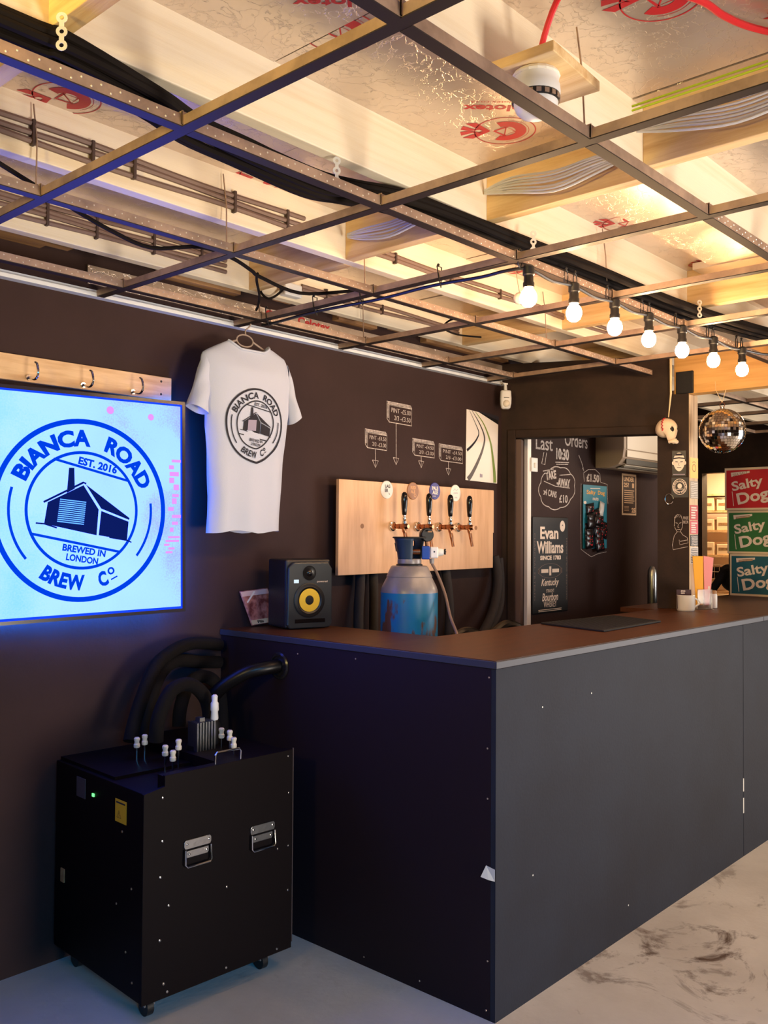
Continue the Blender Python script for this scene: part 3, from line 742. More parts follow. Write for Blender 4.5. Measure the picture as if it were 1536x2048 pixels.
# movement sensor in the corner
ps = thing('motion_sensor', 'small white motion sensor below the ceiling grid in the corner', 'sensor', (1.90,1.28,2.19), R(-42))
pf = []
for z, wv, dv in ((0,.016,.006), (.006,.026,.014), (.03,.031,.020), (.06,.032,.020), (.098,.030,.016), (.104,.026,.010)):
    pf.append((z, wv, dv))
m = MB(); vs = []; n = 16
for z, wv, dv in pf:
    for i in range(n):
        a = 2*PI*i/n; vs.append((wv*(abs(math.cos(a))**.6)*(1 if math.cos(a) > 0 else -1), -dv*(abs(math.sin(a))**.7)*(1 if math.sin(a) > 0 else -1), z))
m.add(vs, [(j*n+i, j*n+(i+1) % n, (j+1)*n+(i+1) % n, (j+1)*n+i) for j in range(len(pf)-1) for i in range(n)]+[tuple(range(n))[::-1], tuple(range((len(pf)-1)*n, len(pf)*n))])
build('case', m, M_white, ps, smooth=True, local=True)
build('lens', MB().ball((0,-.014,.03), .021, 14, 10, (1,.6,1)), M_cream, ps, smooth=True, local=True)
build('slit', MB().box((-.015,-.0215,.061), (.015,-.018,.064)), M_black, ps, local=True)
build('bracket', MB().cyl((0,.004,.10), (0,.012,.142), .010, .008, 10).box((-.012,0,.138), (.012,.05,.145)), M_white, ps, local=True)

# ------------------------------------------------------------------ tap board, badges, taps
tb = thing('tap_board', 'pale plywood tap board mounted on the dark wall', 'board', (1.19,1.28,1.305))
build('panel', MB().prism([(.590,1.301), (1.783,1.309), (1.783,1.50), (1.790,1.50), (1.790,1.728), (1.787,1.732), (.592,1.736)], lambda u, v, w: (u, 1.28+w, v), .018), M_ply, tb, bevel=.0012)
build('batten', MB().box((.70,1.298,1.33), (.745,1.3595,1.70)), M_wooddk, tb); build('batten', MB().box((1.66,1.298,1.33), (1.705,1.3595,1.70)), M_wooddk, tb)
for x in (.745, 1.626):
    build('bored_hole', MB().lathe([(.0115,0),(.0115,-.0008)], (x,1.2797,1.525), (0,1,0), 18), M_plyedge, tb)
lab = [('lager', 'round white badge lettered LAGER on the plywood tap board', (224,214,204), None), ('brown', 'round brown beer badge, second from the left on the tap board', (150,98,52), None),
       ('blue', 'round dark blue badge lettered PALE ALE on the tap board', (52,48,128), None), ('cream', 'round cream badge with faint grey lettering, rightmost on the board', (236,230,216), None)]
for (k, lb, col, _), x, z in zip(lab, (.911,1.103,1.274,1.444), (1.700,1.702,1.708,1.704)):
    b = thing('beer_badge', lb, 'badge', (x,1.28,z), group='round badges above the taps')
    rr = .043
    build('disc', MB().lathe([(rr,0),(rr,-.003),(rr-.002,-.0045)], (x,1.28,z), (0,1,0), 32), PM('badge_'+k, col, .4), b)
    f = onA(1.2752)
    d = D2()
    if k == 'lager': d.text('LAG', x+.004, z+.017, .036, .016, .04).text('ER', x-.004, z-.003, .024, .016, .04).line([(x+.012,z-.014), (x+.018,z-.024)], .003); d.put('lettering', M_ink, f, b)
    if k == 'brown':
        d.text('RED', x, z+.016, .040, .017, .05).text('ALE', x-.002, z-.004, .034, .016, .05).ring(x+.014, z-.022, .006, .009); d.put('lettering', PM('tan_ink', (206,150,96), .5), f, b)
    if k == 'blue':
        d.text('PALE', x, z+.014, .048, .019, .05).text('ALE', x, z-.007, .044, .020, .05).line([(x-.02,z-.026), (x+.006,z-.026)], .003); d.put('lettering', M_chalkw, f, b)
    if k == 'cream':
        d.line([(x-.02,z+.012), (x-.008,z+.022), (x+.004,z+.012), (x+.018,z+.022)], .002).text('pale', x, z, .034, .012).text('ale', x+.002, z-.022, .022, .010); d.put('lettering', M_inkgrey, f, b)
TX = (.950, 1.134, 1.303, 1.462); tz = 1.526; ty = 1.28
def tap(x, lb):
    t = thing('beer_tap', lb, 'tap', (x,ty,tz), group='black-handled taps on the plywood board')
    build('flange', MB().lathe([(.022,0),(.024,-.003),(.023,-.010),(.017,-.012),(.016,-.018)], (0,0,0), (0,1,0), 20), M_chrome, t, smooth=True, local=True)
    build('collar', MB().cyl((0,-.012,0), (0,-.032,0), .0165, .0165, 8), M_brass, t, local=True)
    build('shank', MB().lathe([(.0115,-.03),(.0125,-.042),(.0125,-.056),(.0105,-.060),(.0135,-.064),(.014,-.096),(.011,-.100),(.009,-.106)], (0,0,0), (0,1,0), 18), M_brass, t, smooth=True, local=True)
    build('spout', MB().tube(smooth([(0,-.078,0), (0,-.081,-.018), (.002,-.085,-.04), (.004,-.091,-.075), (.005,-.095,-.098)], 4), [.0115]*6+[.0095]*5+[.0078]*6, 12), M_brass, t, smooth=True, local=True)
    build('lever_collar', MB().lathe([(.006,.010),(.010,.014),(.010,.024),(.0065,.028),(.0095,.034),(.0095,.044),(.007,.048),(.008,.056)], (0,-.080,0), n=14), M_chrome, t, smooth=True, local=True)
    build('handle', MB().lathe([(.008,.052),(.011,.058),(.0135,.085),(.0155,.118),(.0155,.14),(.012,.156),(.005,.163)], (0,-.080,0), n=16), PM('gloss_black', (16,14,15), .15) if 'gloss_black' not in MATS else MATS['gloss_black'], t, smooth=True, local=True)
    return t
t0 = tap(TX[0], 'leftmost of the four beer taps, below the LAGER badge')
for x, lb in zip(TX[1:], ('second beer tap from the left, behind the cylinder gauge', 'third beer tap from the left, below the blue badge', 'rightmost of the four beer taps, below the cream badge')):
    dup(t0, (x,ty,tz), lb)
# insulated hoses dropping behind the board
def hose(lb, pts, r, grp='dark insulated hoses below the tap board', mat=None):
    return tag(build('insulated_hose', MB().tube(smooth(pts, 6), r, 12), mat or M_blackr, smooth=True), lb, 'hose', grp)
M_foam = PM('foam_hose', (40,33,32), .8, bump=(60,.2))
hose('leftmost dark foam hose below the tap board, beside the speaker', [(.78,1.325,1.40), (.775,1.32,1.25), (.755,1.31,1.12), (.74,1.29,.9), (.74,1.28,.6)], .024, mat=M_foam)
hose('second dark foam hose, half hidden by the cylinder', [(.87,1.325,1.40), (.87,1.32,1.2), (.86,1.31,1.0), (.85,1.29,.6)], .022, mat=M_foam)
hose('dark foam hose right of the cylinder, hanging straight', [(1.40,1.325,1.40), (1.43,1.32,1.25), (1.44,1.31,1.1), (1.42,1.3,.9), (1.40,1.28,.6)], .024, mat=M_foam)
hose('dark foam hose curving away by the partition', [(1.86,1.325,1.37), (1.87,1.31,1.27), (1.83,1.29,1.15), (1.74,1.26,1.05), (1.60,1.22,.96), (1.48,1.2,.88)], .026, mat=M_foam)
hose('outer dark foam hose curving behind the other by the partition', [(1.92,1.335,1.36), (1.93,1.33,1.2), (1.88,1.31,1.06), (1.75,1.3,.95), (1.6,1.29,.85)], .022, mat=M_foam)
pts = [(1.08+.05*k, 1.0+.008*k, 1.0+.02*math.sin(k*.7)) for k in range(15)]
cg = thing('corrugated_pipe', 'glinting black corrugated pipe lying low behind the bar', 'pipe', (1.4,1.05,.985))
build('pipe', MB().tube(smooth(pts, 8), [(.024 if k % 2 else .028) for k in range(8*14+1)], 10), PM('wet_black', (26,22,20), .2), cg)
tag(build('service_shelf', MB().box((.95,.95,.92), (1.95,1.16,.95)), M_blackr), 'low black shelf behind the bar carrying the corrugated pipe', 'shelf')
# ------------------------------------------------------------------ the bar
bar = thing('bar_counter', 'dark painted bar with a brown wooden top, standing on the concrete floor', 'bar counter', (0,0,0))
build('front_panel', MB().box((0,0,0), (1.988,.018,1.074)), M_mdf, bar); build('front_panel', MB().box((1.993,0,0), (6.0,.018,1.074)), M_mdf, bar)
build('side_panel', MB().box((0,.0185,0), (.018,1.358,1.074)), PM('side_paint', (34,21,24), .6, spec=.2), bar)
build('countertop', MB().box((0,0,1.076), (2.238,.56,1.1)), M_top, bar); build('countertop', MB().box((2.242,0,1.076), (6.0,.76,1.1)), M_top, bar)
build('countertop', MB().box((0,.5605,1.076), (.40,1.358,1.1)), M_top, bar)
build('top_edge', MB().box((-.007,-.007,1.076), (2.238,0,1.0985)), M_edge, bar, bevel=.002); build('top_edge', MB().box((2.242,-.007,1.076), (6.0,0,1.0985)), M_edge, bar, bevel=.002)
build('top_edge', MB().box((-.007,0,1.076), (0,1.358,1.0985)), M_edge, bar, bevel=.002)
build('inner_panel', MB().box((.382,.54,0), (.398,1.358,1.074)).box((.398,.54,0), (2.2,.556,1.074)), M_blackr, bar)
for y, z in ((.027,1.047), (.032,.828), (.031,.674), (.029,.179), (.034,.028), (.6,1.05), (.9,1.04), (.55,.03), (.3,.03)):
    build('screw', MB().cyl((.0005,y,z), (-.0012,y,z), .0035, .0025, 8), M_galv, bar)
for x, z in ((.263,.924), (.582,.93), (.208,.392), (.858,.106)):
    build('paint_chip', MB().cyl((x,.0005,z), (x,-.0005,z), .0035, .003, 6), M_paper, bar)
for z0, z1 in ((.20,.27), (.30,.36)):
    build('paint_chip', MB().box((1.986,-.0008,z0), (1.995,.0002,z1)), M_paper, bar)
pg = thing('torn_paper', 'scrap of torn cream paper stuck to the edge of the bar side', 'paper', (0,.017,.448))
m = MB(); m.add([(-.001,.002,.464), (-.002,.034,.464+.006), (-.014,.046,.435), (-.008,.02,.430), (-.001,.002,.428)], [(0,1,2,3,4)])
o = build('scrap', m, M_cream, pg); sm = o.modifiers.new('t', 'SOLIDIFY'); sm.thickness = .0008
# pipe outlet through the side of the bar
po_ = thing('pipe_outlet', 'round black pipe outlet with a bent hose in the bar side', 'pipe', (0,1.0,.985))
build('ring', MB().lathe([(.050,0),(.052,.004),(.046,.009),(.040,.009),(.038,.002)], (0,1.0,.985), (-1,0,0), 28), PM('satin_black', (34,30,30), .25), po_, smooth=True)
build('elbow', MB().tube(smooth([(.01,1.005,.985), (-.05,1.02,.98), (-.11,1.06,.965), (-.17,1.13,.91), (-.2,1.19,.84)], 5), .026, 12), PM('satin_hose', (14,11,12), .35, spec=.3), po_, smooth=True)

# ------------------------------------------------------------------ monitor speaker and the card behind it
sp = thing('monitor_speaker', 'black studio speaker with a yellow cone, standing on the bar by the wall', 'speaker', (.148,1.128,1.1), R(-15.5))
W_, D_, H_ = .205, .178, .283
build('cabinet', MB().box((0,.012,.004), (W_,D_,H_)), PM('speaker_vinyl', (30,27,32), .45, bump=(200,.1)), sp, local=True, bevel=.008)
f = lambda u, v, t: (u, .012-t, v)
bl = [(.0,.02), (.012,.004), (W_-.012,.004), (W_,.02), (W_,.245), (W_-.02,.272), (.03,.272), (.004,.25)]
build('baffle', MB().prism(bl, f, .018), PM('baffle_grey', (46,50,54), .35), sp, local=True, bevel=.005)
wc = (.098,.118)
def fac(prof, c, n=32): return MB().lathe(prof, (c[0],-.006,c[1]), (0,-1,0), n)
build('woofer_surround', fac([(.068,.0),(.070,.003),(.066,.005),(.060,.0042),(.055,.006),(.049,.003),(.046,.001)], wc), M_black, sp, smooth=True, local=True)
build('woofer_cone', fac([(.047,.0035),(.035,.0022),(.021,.0012),(.0205,.0012)], wc), PM('yellow_cone', (240,200,54), .55), sp, smooth=True, local=True)
build('dust_cap', fac([(.022,.0015),(.018,.0045),(.010,.0065),(.002,.007)], wc), M_blackr, sp, smooth=True, local=True)
build('tweeter', fac([(.029,0),(.030,.002),(.024,.002),(.014,.0008),(.012,.003),(.004,.0055),(.001,.006)], (.098,.228)), PM('gloss_black2', (18,16,17), .2), sp, smooth=True, local=True)
build('bass_port', MB().box((.034,-.0075,.026), (.172,-.0055,.042)), M_case, sp, local=True, bevel=.003)
f2 = lambda u, v: (u, -.0066, v)
D2().rect(.028,.188,.050,.202).put('logo_plate', emis('lit_logo', (.75,.9,1.0), 1.1), f2, sp, local=True)
D2().text('powered', .158, .192, .048, .010).put('lettering', M_chalkw, f2, sp, local=True)
cd_ = thing('postcard', 'curled picture postcard propped against the wall left of the speaker', 'card', (.16,1.335,1.105))
m = MB(); q = []
for j in range(7):
    t = j/6; row = []
    for i in range(9):
        s = i/8
        x = (.125+(.083-.125)*t)+s*(.150+.012*t); z = 1.106+.142*t+.008*s
        row.append((x, 1.348-.030*(1-t)+.012*t*s, z))
    q += row
m.add(q, [(j*9+i, j*9+i+1, (j+1)*9+i+1, (j+1)*9+i) for j in range(6) for i in range(8)])
card = build('card', m, PM('card_picture', (186,120,106), .4, spot=(26, (112,48,44), .4, .6)), cd_, smooth=True)
o = card.modifiers.new('t', 'SOLIDIFY'); o.thickness = .001
fc = lambda s, t: ((.125+(.083-.125)*t)+s*(.150+.012*t), 1.348-.030*(1-t)+.012*t*s-.0016, 1.106+.142*t+.008*s)
D2().rect(.03,.02,.97,.15).put('caption_band', PM('card_cream', (214,188,150), .5), fc, card)
D2().rect(.02,.84,.98,.98).put('caption_band', PM('card_pink', (222,190,180), .5), fc, card)
d = D2(); d.text('Pils', .35, .085, .22, .08, .04).disc(.72, .085, .06, .05); d.put('lettering', M_ink, lambda s, t: tuple(Vector(fc(s, t))-Vector((0,.0003,0))), card)
D2().line([(.12,.66), (.5,.95)], .045).put('crease_highlight', M_paper, lambda s, t: tuple(Vector(fc(s, t))-Vector((0,.0003,0))), card)

# ------------------------------------------------------------------ gas cylinder
gc = thing('gas_cylinder', 'rusty blue and grey gas cylinder with a regulator, standing behind the bar', 'cylinder', (.60,.867,0))
def rust_mat():
    m = PM('cylinder_blue', (18,98,158), .4, spot=(3, (26,120,150), .4, .7))
    n = m.node_tree.nodes; L = m.node_tree.links; b = n['Principled BSDF']; src = b.inputs['Base Color'].links[0].from_socket
    tc = n.new('ShaderNodeTexCoord'); mp = n.new('ShaderNodeMapping'); mp.inputs['Scale'].default_value = (17,17,6); mp.inputs['Location'].default_value = (3.3,1.2,.4)
    t = n.new('ShaderNodeTexNoise'); t.inputs['Scale'].default_value = 1; t.inputs['Detail'].default_value = 7; L.new(tc.outputs['Object'], mp.inputs[0]); L.new(mp.outputs[0], t.inputs['Vector'])
    r = n.new('ShaderNodeValToRGB'); r.color_ramp.elements[0].position = .55; r.color_ramp.elements[1].position = .60; L.new(t.outputs['Fac'], r.inputs[0])
    sx = n.new('ShaderNodeSeparateXYZ'); L.new(tc.outputs['Object'], sx.inputs[0])
    g = n.new('ShaderNodeMapRange'); g.inputs[1].default_value = 1.224; g.inputs[2].default_value = 1.216; L.new(sx.outputs['Z'], g.inputs[0])
    mu = n.new('ShaderNodeMath'); mu.operation = 'MULTIPLY'; L.new(r.outputs[0], mu.inputs[0]); L.new(g.outputs[0], mu.inputs[1])
    mx = n.new('ShaderNodeMixRGB'); mx.inputs[2].default_value = lin((92,58,40)); L.new(mu.outputs[0], mx.inputs[0]); L.new(src, mx.inputs[1]); L.new(mx.outputs[0], b.inputs['Base Color'])
    return m
M_cgrey = PM('cylinder_grey', (142,134,132), .32, spot=(6, (118,112,112), .4, .65))
build('body', MB().lathe([(.10,0),(.119,.02),(.120,.06),(.120,1.246)], n=40), rust_mat(), gc, smooth=True, local=True)
build('shoulder', MB().lathe([(.1202,1.246),(.119,1.256),(.114,1.272),(.0935,1.312),(.075,1.35),(.06,1.356)], n=40), M_cgrey, gc, smooth=True, local=True)
build('shoulder_cap', MB().lathe([(.094,1.310),(.0965,1.312),(.0785,1.352),(.072,1.3565),(.058,1.3575)], n=40), M_cgrey, gc, smooth=True, local=True)
build('neck_ring', MB().lathe([(.055,1.357),(.056,1.362),(.047,1.366),(.046,1.372)], n=28), M_black, gc, smooth=True, local=True)
# open valve guard: a flared cup with a window towards the right
def rightv(a): return (math.cos(a), math.sin(a))
m = MB(); n = 30; a0 = math.atan2(-.74,.67)-.10; a1 = a0+2*PI-1.25; vs = []
prof = [(.046,1.368),(.048,1.376),(.054,1.42),(.062,1.462),(.067,1.474)]
for i in range(n+1):
    a = a0+(a1-a0)*i/n
    for r_, h in prof: vs.append((r_*math.cos(a), r_*math.sin(a), h))
k = len(prof); m.add(vs, [(i*k+j, (i+1)*k+j, (i+1)*k+j+1, i*k+j+1) for i in range(n) for j in range(k-1)])
gd = build('valve_guard', m, PM('guard_blue', (38,56,76), .45, spot=(7, (30,48,66), .4, .65)), gc, smooth=True, local=True); o = gd.modifiers.new('t', 'SOLIDIFY'); o.thickness = .004
build('guard_rim', MB().tube([(.0685*math.cos(2*PI*i/36), .0685*math.sin(2*PI*i/36), 1.475) for i in range(36)], .0035, 7, closed=True), M_blackr, gc, smooth=True, local=True)
build('guard_base', MB().lathe([(.050,1.366),(.051,1.372),(.050,1.384),(.047,1.386)], n=28), M_cgrey, gc, smooth=True, local=True)
aa = math.atan2(-.74,.67)+2.75
lb = D2(); lb.rect(-.014,-.018,.014,.018)
lb.put('paper_label', PM('label_blue', (96,140,206), .5), lambda u, v: ((.0605+.16*v)*math.cos(aa+u/.06)*1.005, (.0605+.16*v)*math.sin(aa+u/.06)*1.005, 1.434+v), gc, local=True)
build('valve', MB().cyl((0,0,1.37), (0,0,1.44), .018, .016, 14).cyl((0,0,1.44), (0,0,1.462), .022, .022, 12).cyl((0,0,1.415), (.030,-.034,1.415), .012, .012, 10), M_brass, gc, smooth=True, local=True)
rv = Vector((.67,-.742,0)); fv = Vector((-.742,-.67,0)); up = Vector((0,0,1))
def ob(c0, w, dth, h): c0 = Vector(c0); return (c0-rv*w/2-fv*dth/2-up*h/2, rv*w, fv*dth, up*h)
build('regulator_block', MB().obox(*ob((.046,-.050,1.412), .034, .044, .056)), PM('regulator_blue', (30,66,160), .4), gc, local=True, bevel=.004)
rw = build('regulator_body', MB().obox(*ob((.070,-.076,1.413), .034, .042, .048)), M_white, gc, local=True, bevel=.006)
build('screw', MB().cyl(Vector((.070,-.076,1.416))+fv*.020, Vector((.070,-.076,1.416))+fv*.0225, .0035, .0035, 10), M_black, rw, local=True)
build('regulator_knob', MB().lathe([(.016,0),(.017,.006),(.014,.02),(.011,.024)], Vector((.081,-.088,1.414)), rv, 18), M_white, gc, smooth=True, local=True)
kn = MB()
for k in range(3):
    a = 2*PI*k/3; kn.cyl(Vector((.097,-.107,1.416)), Vector((.101,-.112,1.416))+(up*math.sin(a)+fv*math.cos(a))*.012, .005, .004, 8)
build('wing_screw', kn, M_black, gc, local=True)
ga = Vector((.048,-.053,1.487))
build('gauge', MB().lathe([(.020,-.014),(.029,-.012),(.030,.0),(.029,.010),(.026,.013)], ga, (fv*.9+rv*.35).normalized(), 24), PM('gauge_black', (14,12,13), .3), gc, smooth=True, local=True)
build('gauge_stem', MB().cyl((.05,-.055,1.436), (.048,-.053,1.462), .008, .008, 10), M_brass, gc, smooth=True, local=True)
build('gauge_label', MB().obox(ga+rv*.004+fv*.0285+up*.010, rv*.018, fv*.001, up*.006), M_wooddk, gc, local=True)
build('hose_tail', MB().cyl((.063,-.069,1.387), (.064,-.070,1.366), .011, .009, 12), M_cgrey, gc, smooth=True, local=True)
tag(build('gas_line', MB().tube(smooth([(.664,.797,1.366), (.675,.775,1.32), (.675,.735,1.24), (.642,.68,1.15), (.60,.605,1.06), (.585,.585,.9)], 6), .006, 8), M_cabgrey, smooth=True), 'thin grey gas line running from the regulator down behind the bar', 'hose')

# ------------------------------------------------------------------ beer chiller case on castors
fc_ = thing('beer_chiller', 'black chiller case on castors with two chrome side handles, beside the bar', 'cooler', (-.755,.763,0), R(-2.9))
build('cabinet', MB().box((.004,.004,.07), (.575,.575,.700)), M_case, fc_, local=True, bevel=.003)
build('front_panel', MB().prism([(0,.07), (.575,.07), (.575,.745), (.072,.745), (.072,.712), (0,.700)], lambda u, v, t: (u, -t, v), .012), PM('case_front', (14,6,7), .55, spec=.12), fc_, local=True, bevel=.0015)
build('top_cover', MB().box((.072,.0,.700), (.575,.03,.742)).box((.30,.03,.700), (.575,.575,.738)).box((.02,.20,.700), (.30,.575,.71)), M_case, fc_, local=True)
build('corner_rail', MB().box((.5745,-.013,.09), (.578,-.009,.75)), PM('rail_grey', (70,58,56), .4), fc_, local=True)
for x, y in ((.06,.06), (.50,.06), (.06,.51), (.50,.51)):
    w_ = build('castor', MB().cyl((x-.011,y,.028), (x+.011,y,.028), .028, .028, 18), M_black, fc_, smooth=True, local=True)
    build('castor_fork', MB().box((x-.018,y-.02,.035), (x-.013,y+.02,.068)).box((x+.013,y-.02,.035), (x+.018,y+.02,.068)).box((x-.02,y-.02,.064), (x+.02,y+.02,.07)), M_steel, w_, local=True)
def case_handle(x, z):
    h = build('handle_plate', MB().prism([(x-.046,z-.004), (x-.05,z+.004), (x-.05,z+.018), (x-.044,z+.024), (x+.044,z+.024), (x+.05,z+.018), (x+.05,z+.004), (x+.046,z-.004)], lambda u, v, t: (u, -.012-t, v), .006).prism([(x-.038,z-.032), (x-.042,z-.026), (x-.042,z-.010), (x+.042,z-.010), (x+.042,z-.026), (x+.038,z-.032)], lambda u, v, t: (u, -.012-t, v), .004), M_steel, fc_, local=True, bevel=.0012)
    build('bail', MB().tube([(x-.047,-.021,z-.005), (x-.048,-.024,z-.05), (x-.042,-.025,z-.057), (x+.042,-.025,z-.057), (x+.048,-.024,z-.05), (x+.047,-.021,z-.005)], .0034, 8), M_chrome, h, smooth=True, local=True)
    for dx, dz in ((-.04,.012), (.04,.012), (-.032,-.02), (.032,-.02)):
        build('rivet', MB().lathe([(.004,0),(.0035,.002),(.001,.003)], (x+dx,-.0175,z+dz), (0,-1,0), 10), M_chrome, h, smooth=True, local=True)
case_handle(.190, .508); case_handle(.445, .496)
for x, z in ((.066,.548), (.09,.347), (.305,.347), (.305,.077+.012), (.088,.087), (.512,.085), (.558,.60), (.558,.42), (.558,.27), (.512,.42), (.06,.44), (.065,.68), (.555,.725), (.06,.25), (.075,.115)):
    build('screw', MB().lathe([(.0046,0),(.004,.002),(.001,.0028)], (x,-.012,z), (0,-1,0), 10), M_chrome, fc_, smooth=True, local=True)
for y, z in ((.06,.40), (.15,.33), (.09,.20), (.05,.12), (.12,.56)):
    build('screw', MB().lathe([(.004,0),(.003,.002)], (.004,y,z), (-1,0,0), 8), M_wooddk, fc_, local=True)
fs_ = lambda y, z: (.0035, .575-y, z)
ws = build('warning_sticker', MB().box((.0025,.095,.585), (.0042,.163,.655)), PM('warning_yellow', (214,160,30), .5), fc_, local=True)
g_ = lambda u, v: (.0022, .163-u, .585+v)
D2().rect(.006,.058,.062,.063).line([(.012,.014), (.036,.014), (.024,.036)], .003, True).line([(.025,.030), (.022,.024), (.026,.022), (.023,.017)], .002).put('symbol', M_ink, g_, ws, local=True)
build('socket_plate', MB().box((.001,.36,.61), (.0045,.42,.675)), PM('plate_grey', (66,56,58), .5), fc_, local=True, bevel=.001)
build('status_lamp', MB().box((.0005,.300,.630), (.0042,.312,.640)), emis('green_led', (.12,.9,.2), 2.5), fc_, local=True)
build('latch', MB().box((.0,.50,.30), (.0042,.525,.345)), M_wooddk, fc_, local=True)
def fitting(x, y, h):
    """push-fit connector on a steel stub, local to the chiller"""
    b = build('pipe_stub', MB().cyl((x,y,.70), (x,y,.745+h), .0032, .0032, 8), M_chrome, fc_, smooth=True, local=True)
    build('connector', MB().lathe([(.009,0),(.0105,.003),(.0105,.012),(.008,.015),(.008,.022),(.010,.026),(.010,.032),(.007,.035)], (x,y,.745+h-.004), n=12), M_cream, b, smooth=True, local=True)
for x, y, h in ((.175,.335,.015), (.205,.335,.02), (.19,.18,.012), (.185,.125,.005), (.225,.155,.03), (.43,.205,.03), (.43,.155,.03), (.40,.09,.02)):
    fitting(x, y, h)
mo = build('pump_motor', MB().box((.33,.222,.71), (.405,.275,.755)), M_black, fc_, local=True, bevel=.003)
for k in range(7):
    build('cooling_fin', MB().box((.330+.0115*k,.205,.725), (.3365+.0115*k,.262,.835)), M_steel, mo, local=True)
build('fin_cap', MB().box((.352,.222,.835), (.372,.25,.848)), M_steel, mo, local=True)
pm = build('pump_head', MB().lathe([(.028,0),(.030,.02),(.030,.07),(.024,.085)], (.44,.28,.738), n=20), M_black, fc_, smooth=True, local=True)
build('pump_outlet', MB().lathe([(.012,0),(.014,.006),(.012,.03),(.015,.036),(.014,.06),(.010,.066),(.011,.085),(.006,.09)], (.445,.27,.822), n=14), M_white, pm, smooth=True, local=True)
build('lift_handle', MB().tube([(.262,-.002,.74), (.262,-.004,.775), (.268,-.004,.782), (.355,-.004,.782), (.361,-.004,.775), (.361,-.002,.74)], .0038, 8), M_chrome, fc_, smooth=True, local=True)
M_hosed = PM('python_hose', (13,9,10), .9, spec=.2, bump=(60,.2))
for lb_, pts in (('thick black foam hose looping in an arch over the chiller motor', [(-.50,1.07,.768), (-.49,1.07,.85), (-.43,1.08,.935), (-.35,1.08,.945), (-.28,1.08,.88), (-.262,1.08,.768)]),
                 ('thick black foam hose rising from the chiller towards the wall', [(-.55,1.15,.765), (-.52,1.17,.83), (-.45,1.2,.95), (-.36,1.25,1.02), (-.2,1.30,1.06), (-.03,1.33,1.04)]),
                 ('second thick black foam hose rising from the chiller', [(-.46,1.2,.765), (-.43,1.22,.86), (-.36,1.26,.96), (-.26,1.30,1.0), (-.12,1.325,.98), (-.03,1.33,.97)]),
                 ('black foam hose bending down beside the bar end', [(-.30,1.22,.768), (-.285,1.23,.84), (-.23,1.25,.92), (-.14,1.27,.93), (-.07,1.28,.87), (-.05,1.28,.70), (-.045,1.28,.42)])):
    hose(lb_, pts, .025, 'thick black hoses above the chiller', M_hosed)

# ------------------------------------------------------------------ things on the bar
bmat = thing('bar_mat', 'flat black rubber mat lying on the brown bar top', 'mat', (1.32,.36,1.1))
m = MB(); m.add([(1.10,.54,1.1005),(1.0,.18,1.1005),(1.565,.205,1.1005),(1.665,.50,1.1005),(1.10,.54,1.108),(1.0,.18,1.108),(1.565,.205,1.108),(1.665,.50,1.108)], [(3,2,1,0),(4,5,6,7),(0,1,5,4),(1,2,6,5),(2,3,7,6),(3,0,4,7)])
build('pad', m, M_blackr, bmat, bevel=.002)
m = MB()
for k in range(24):
    t = (k+.5)/24; a = Vector((1.10,.54,1.108)).lerp(Vector((1.665,.50,1.108)), t); b = Vector((1.0,.18,1.108)).lerp(Vector((1.565,.205,1.108)), t)
    m.obox(a.lerp(b,.04)-Vector((.003,0,0)), (.006,0,0), (b-a)*.92, (0,0,.0012))
build('ribs', m, M_blackr, bmat, kind='stuff')
mg = thing('enamel_mug', 'white enamel mug holding a dark card on the bar top', 'mug', (2.263,.40,1.1))
build('cup', MB().lathe([(.040,.0),(.044,.004),(.0455,.012),(.0455,.078),(.047,.081),(.0455,.083),(.0435,.080),(.0435,.01),(.0,.008)], n=32), PM('enamel', (232,226,214), .25), mg, smooth=True, local=True)
hd = [(.0455*.67+.0, -.0455*.742, .066)]+[((.0455+.028*math.sin(PI*t))*.67, -(.0455+.028*math.sin(PI*t))*.742, .066-.045*t) for t in (.15,.3,.5,.7,.85)]+[(.0455*.67,-.0455*.742,.020)]
build('handle', MB().tube(smooth(hd, 3), .0042, 8), MATS['enamel'], mg, smooth=True, local=True)
tag(build('dark_card', MB().obox((2.222,.428,1.112), (.062,-.052,0), (.0006,.0008,0), (.006,.006,.098)), PM('card_maroon', (66,40,42), .5)), 'small dark card standing in the enamel mug', 'card')
d = D2(); d.text('drink', -.006, .012, .026, .008, .04).text('more', -.008, .0, .02, .007, .04)
d.put('lettering', M_chalkw, lambda u, v: tuple(Vector((2.25,.402,1.192))+Vector((.766,-.643,0))*u-Vector((.643,.766,0))*.0012+Vector((0,0,v))), bpy.data.objects['dark_card'])
mh = thing('leaflet_stand', 'clear stand with yellow and pink leaflets by the sticker-covered post', 'stand', (2.44,.39,1.1))
def leaf(name, mat, tl, tr, bl_, br_):
    m = MB(); ps = [Vector(p) for p in (bl_, br_, tr, tl)]; nn = Vector((-.742,-.67,0))*.006
    m.add([p for p in ps]+[p+nn for p in ps], [(3,2,1,0),(4,5,6,7),(0,1,5,4),(1,2,6,5),(2,3,7,6),(3,0,4,7)]); return build(name, m, mat, mh, bevel=.002)
yl = leaf('yellow_leaflet', PM('leaflet_yellow', (246,176,30), .5), (2.409,.428,1.382), (2.452,.388,1.382), (2.432,.418,1.12), (2.46,.388,1.12))
pk = leaf('pink_leaflet', PM('leaflet_pink', (240,150,150), .5), (2.452,.386,1.384), (2.488,.346,1.374), (2.461,.384,1.12), (2.478,.364,1.12))
gl = PM('clear_acrylic', (240,238,234), .12, trans=.97, spec=.2)
build('clear_pocket', MB().obox((2.425,.408,1.1005), (.052,-.058,0), (-.006,-.0054,0), (0,0,.105)), gl, mh)
build('foot', MB().obox((2.42,.42,1.1), (.06,-.066,0), (-.03,-.027,0), (0,0,.003)), gl, mh)
